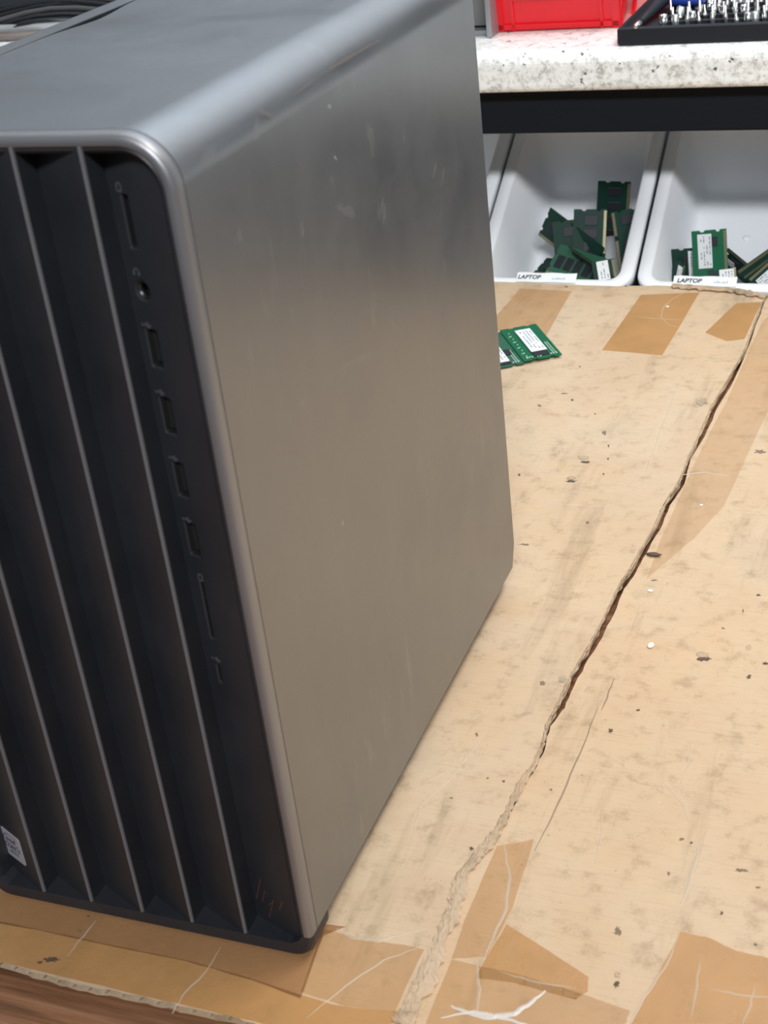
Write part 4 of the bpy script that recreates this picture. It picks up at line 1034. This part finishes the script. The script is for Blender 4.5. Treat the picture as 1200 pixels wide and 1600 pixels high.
# back of the panel so no light leaks
box_obj('port_board', (PX0, 0.0172, ZB), (-0.0075, 0.0190, ZT-0.014), M_dark, tower)
def pbox(bm, u_0, u_1, z_0, z_1, d0, d1):
    c = [P3(u_0, z_0, d0), P3(u_1, z_0, d0), P3(u_1, z_1, d0), P3(u_0, z_1, d0), P3(u_0, z_0, d1), P3(u_1, z_0, d1), P3(u_1, z_1, d1), P3(u_0, z_1, d1)]
    v = [bm.verts.new(p) for p in c]
    for q in ((0, 3, 2, 1), (4, 5, 6, 7), (0, 1, 5, 4), (1, 2, 6, 5), (2, 3, 7, 6), (3, 0, 4, 7)): bm.faces.new([v[i] for i in q])
M_usb = mat('port_tongue', (0.014, 0.014, 0.015), 0.6)
for i, (kind, z, hw, hh) in enumerate(holes):
    # liner closing the back of the opening
    bm = bmesh.new(); pbox(bm, uc-hw-0.0003, uc+hw+0.0003, z-hh-0.0003, z+hh+0.0003, -0.0078, -0.0069); bmesh.ops.recalc_face_normals(bm, faces=bm.faces[:])
    port = mesh_obj(kind, bm, M_dark, tower); _pw[port.name] = Vector((0, 0, 0))
    def sub(name, bm, mt):
        bmesh.ops.recalc_face_normals(bm, faces=bm.faces[:]); o = mesh_obj(name, bm, mt); o.parent = port; return o
    if kind == 'usb_port':
        bm = bmesh.new(); pbox(bm, uc-0.0019, uc+0.0001, z-hh*0.82, z+hh*0.82, -0.0069, -0.0020); sub('tongue', bm, M_usb)
        bm = bmesh.new(); t_ = 0.00025
        for a in ((uc-hw+.0001, uc-hw+.0001+t_, z-hh+.0001, z+hh-.0001), (uc+hw-.0001-t_, uc+hw-.0001, z-hh+.0001, z+hh-.0001), (uc-hw, uc+hw, z-hh+.0001, z-hh+.0001+t_), (uc-hw, uc+hw, z+hh-.0001-t_, z+hh-.0001)):
            pbox(bm, *a, -0.0069, -0.0012)
        sub('metal_shell', bm, mat('blackened_steel', (0.07, 0.07, 0.07), 0.35, 0.8))
    elif kind == 'usb_c_port':
        bm = bmesh.new(); pbox(bm, uc-0.0002, uc+0.0002, z-hh*0.7, z+hh*0.7, -0.0069, -0.0035); sub('tongue', bm, M_usb)
    elif kind == 'audio_jack':
        bm = bmesh.new(); ring = []
        for rad, d in ((0.0029, -0.0006), (0.0023, -0.0009), (0.0022, -0.0030), (0.0029, -0.0030)):
            ring.append([P3(uc+rad*math.cos(2*PI*k/24), z+rad*math.sin(2*PI*k/24), d) for k in range(24)])
        rings_loft(bm, ring+[ring[0]]); sub('metal_ring', bm, mat('jack_metal', (0.10, 0.10, 0.10), 0.35, 0.9))
    elif kind == 'memory_card_slot':
        bm = bmesh.new(); pbox(bm, uc-0.0002, uc+0.0007, z+hh*0.40, z+hh*0.46, -0.0025, -0.0003); sub('contact_spring', bm, M_steelbit)
        bm = bmesh.new(); pbox(bm, uc-0.0007, uc-0.0003, z-hh*0.9, z+hh*0.9, -0.0069, -0.0050); sub('card_guide', bm, M_usb)
    else:
        bm = bmesh.new(); pbox(bm, uc-0.0012, uc+0.0002, z-hh*0.9, z+hh*0.9, -0.0069, -0.0055); sub('card_guide', bm, M_usb)
# printed icons above each port
def icon(kind, px, py):
    u, z = pp(px, py); bm = bmesh.new()
    def seg(pts, w_=0.0003):
        for (a, b), (c, d) in zip(pts[:-1], pts[1:]):
            p, q = P3(u+a, z+b, 0.00006), P3(u+c, z+d, 0.00006); t = (q-p).normalized(); nn = t.cross(pn)*w_
            bm.faces.new([bm.verts.new(v) for v in (p-nn, q-nn, q+nn, p+nn)])
    if kind == 'card': seg([(-.0010, -.0013), (.0010, -.0013), (.0010, .0013), (-.0004, .0013), (-.0010, .0006), (-.0010, -.0013)])
    elif kind == 'audio':
        seg([(.0012*math.cos(a), .0012*math.sin(a)) for a in [PI*k/8 for k in range(9)]]); seg([(-.0012, 0), (-.0012, -.0011)], .0005); seg([(.0012, 0), (.0012, -.0011)], .0005)
    elif kind == 'usb':
        seg([(-.0022, 0), (.0020, 0)]); seg([(-.0008, 0), (.0002, .0008), (.0012, .0008)]); seg([(-.0003, 0), (.0006, -.0008), (.0014, -.0008)]); seg([(-.0024, 0), (-.0017, 0)], .0005); seg([(.0017, 0), (.0023, 0)], .0005)
    bmesh.ops.recalc_face_normals(bm, faces=bm.faces[:])
    mesh_obj('port_icon', bm, M_icon, tower)
for k_, x_, y_ in (('card', 185, 292), ('audio', 213, 425), ('usb', 229, 508), ('usb', 250, 613), ('usb', 271, 716), ('usb', 292, 812), ('card', 313, 902), ('usb', 338, 1030)): icon(k_, x_, y_)
# slanted four-stroke logo
bm = bmesh.new()
def stroke(p0, p1, w_=0.00022):
    a, b = pp(*p0), pp(*p1)
    for s in (0,):
        q = [(a[0]-w_, a[1]), (a[0]+w_, a[1]), (b[0]+w_, b[1]), (b[0]-w_, b[1])]
        v = [P3(u, z, 0.00008) for u, z in q]; bm.faces.new([bm.verts.new(x) for x in v])
stroke((407, 1374), (401, 1404)); stroke((414, 1391), (410, 1409), 0.0002); stroke((427, 1406), (421, 1434)); stroke((441, 1409), (437, 1421), 0.0002); stroke((416, 1394), (419, 1398), 0.0002); stroke((424, 1410), (420, 1414), .0002)
bmesh.ops.recalc_face_normals(bm, faces=bm.faces[:])
lg = mesh_obj('brand_logo', bm, M_copper, tower); lg['label'] = 'thin copper slash logo'

# processor badge on the leftmost louvre
xl, xr = RID[5], RID[4]
bu = Vector((xr-xl, 0.0-DEP, 0)).normalized(); bn = bu.cross(Vector((0, 0, 1)))
if bn.y > 0: bn = -bn
BP = Vector((xl, DEP, 0))
c1 = on_plane(33, 1314, BP, bn); c2 = on_plane(43, 1354, BP, bn); c3 = on_plane(4, 1340, BP, bn)
zt_b, zb_b = c1.z, c2.z
ur = (c2-BP).dot(bu); ul = ur-0.0165
zc_b = (zt_b+zb_b)/2; hb = max(0.0065, (zt_b-zb_b)/2)
bm = bmesh.new(); rr_ = 0.0018; shape = []
for cx, cz_, a0 in ((ur-rr_, zc_b-hb+rr_, -PI/2), (ur-rr_, zc_b+hb-rr_, 0), (ul+rr_, zc_b+hb-rr_, PI/2), (ul+rr_, zc_b-hb+rr_, PI)):
    for k in range(6): a = a0+PI/2*k/5; shape.append((cx+rr_*math.cos(a), cz_+rr_*math.sin(a)))
rings_loft(bm, [[BP+bu*u+Vector((0, 0, z))+bn*d for u, z in shape] for d in (0.0, 0.0004)], cap0=True, cap1=True, smooth=False)
bmesh.ops.recalc_face_normals(bm, faces=bm.faces[:])
badge = mesh_obj('processor_badge', bm, M_badge, tower); badge['label'] = 'silver rounded processor sticker'
_pw[badge.name] = Vector((0, 0, 0))
um = (ul+ur)/2
def bm_(u, z): return frame(BP+bu*u+Vector((0, 0, z))+bn*0.00045, bu, Vector((0, 0, 1)))
for s_, sz, dz in (('intel', 0.0042, 0.0018), ('CORE i7', 0.0034, -0.0022), ('10th Gen', 0.0018, -0.0046)):
    t = text_obj('badge_text', s_, sz, bm_(um, zc_b+dz), M_badgeink, None, 0.00003, 'CENTER', bold=0.00008); t.parent = badge
bm = bmesh.new(); n = 36; ra = []
for k in range(n-3):
    a = 2*PI*(k+2)/n
    for rr2 in (1.0, 0.90):
        ra.append(BP+bu*(um+0.0058*rr2*math.cos(a))+Vector((0, 0, zc_b+0.0030+0.0033*rr2*math.sin(a)))+bn*0.00048)
vv = [bm.verts.new(p) for p in ra]
for k in range(len(vv)//2-1): bm.faces.new((vv[2*k], vv[2*k+1], vv[2*k+3], vv[2*k+2]))
o = mesh_obj('badge_ring', bm, M_badgeink); o.parent = badge

# fix sub-part parenting offsets: children of a part inherit that part's transform exactly
for o in list(scene.objects):
    if o.parent is not None and o.parent.type == 'MESH':
        o.matrix_parent_inverse = o.parent.matrix_parent_inverse.inverted() if False else Matrix.Identity(4)
bpy.context.view_layer.update()
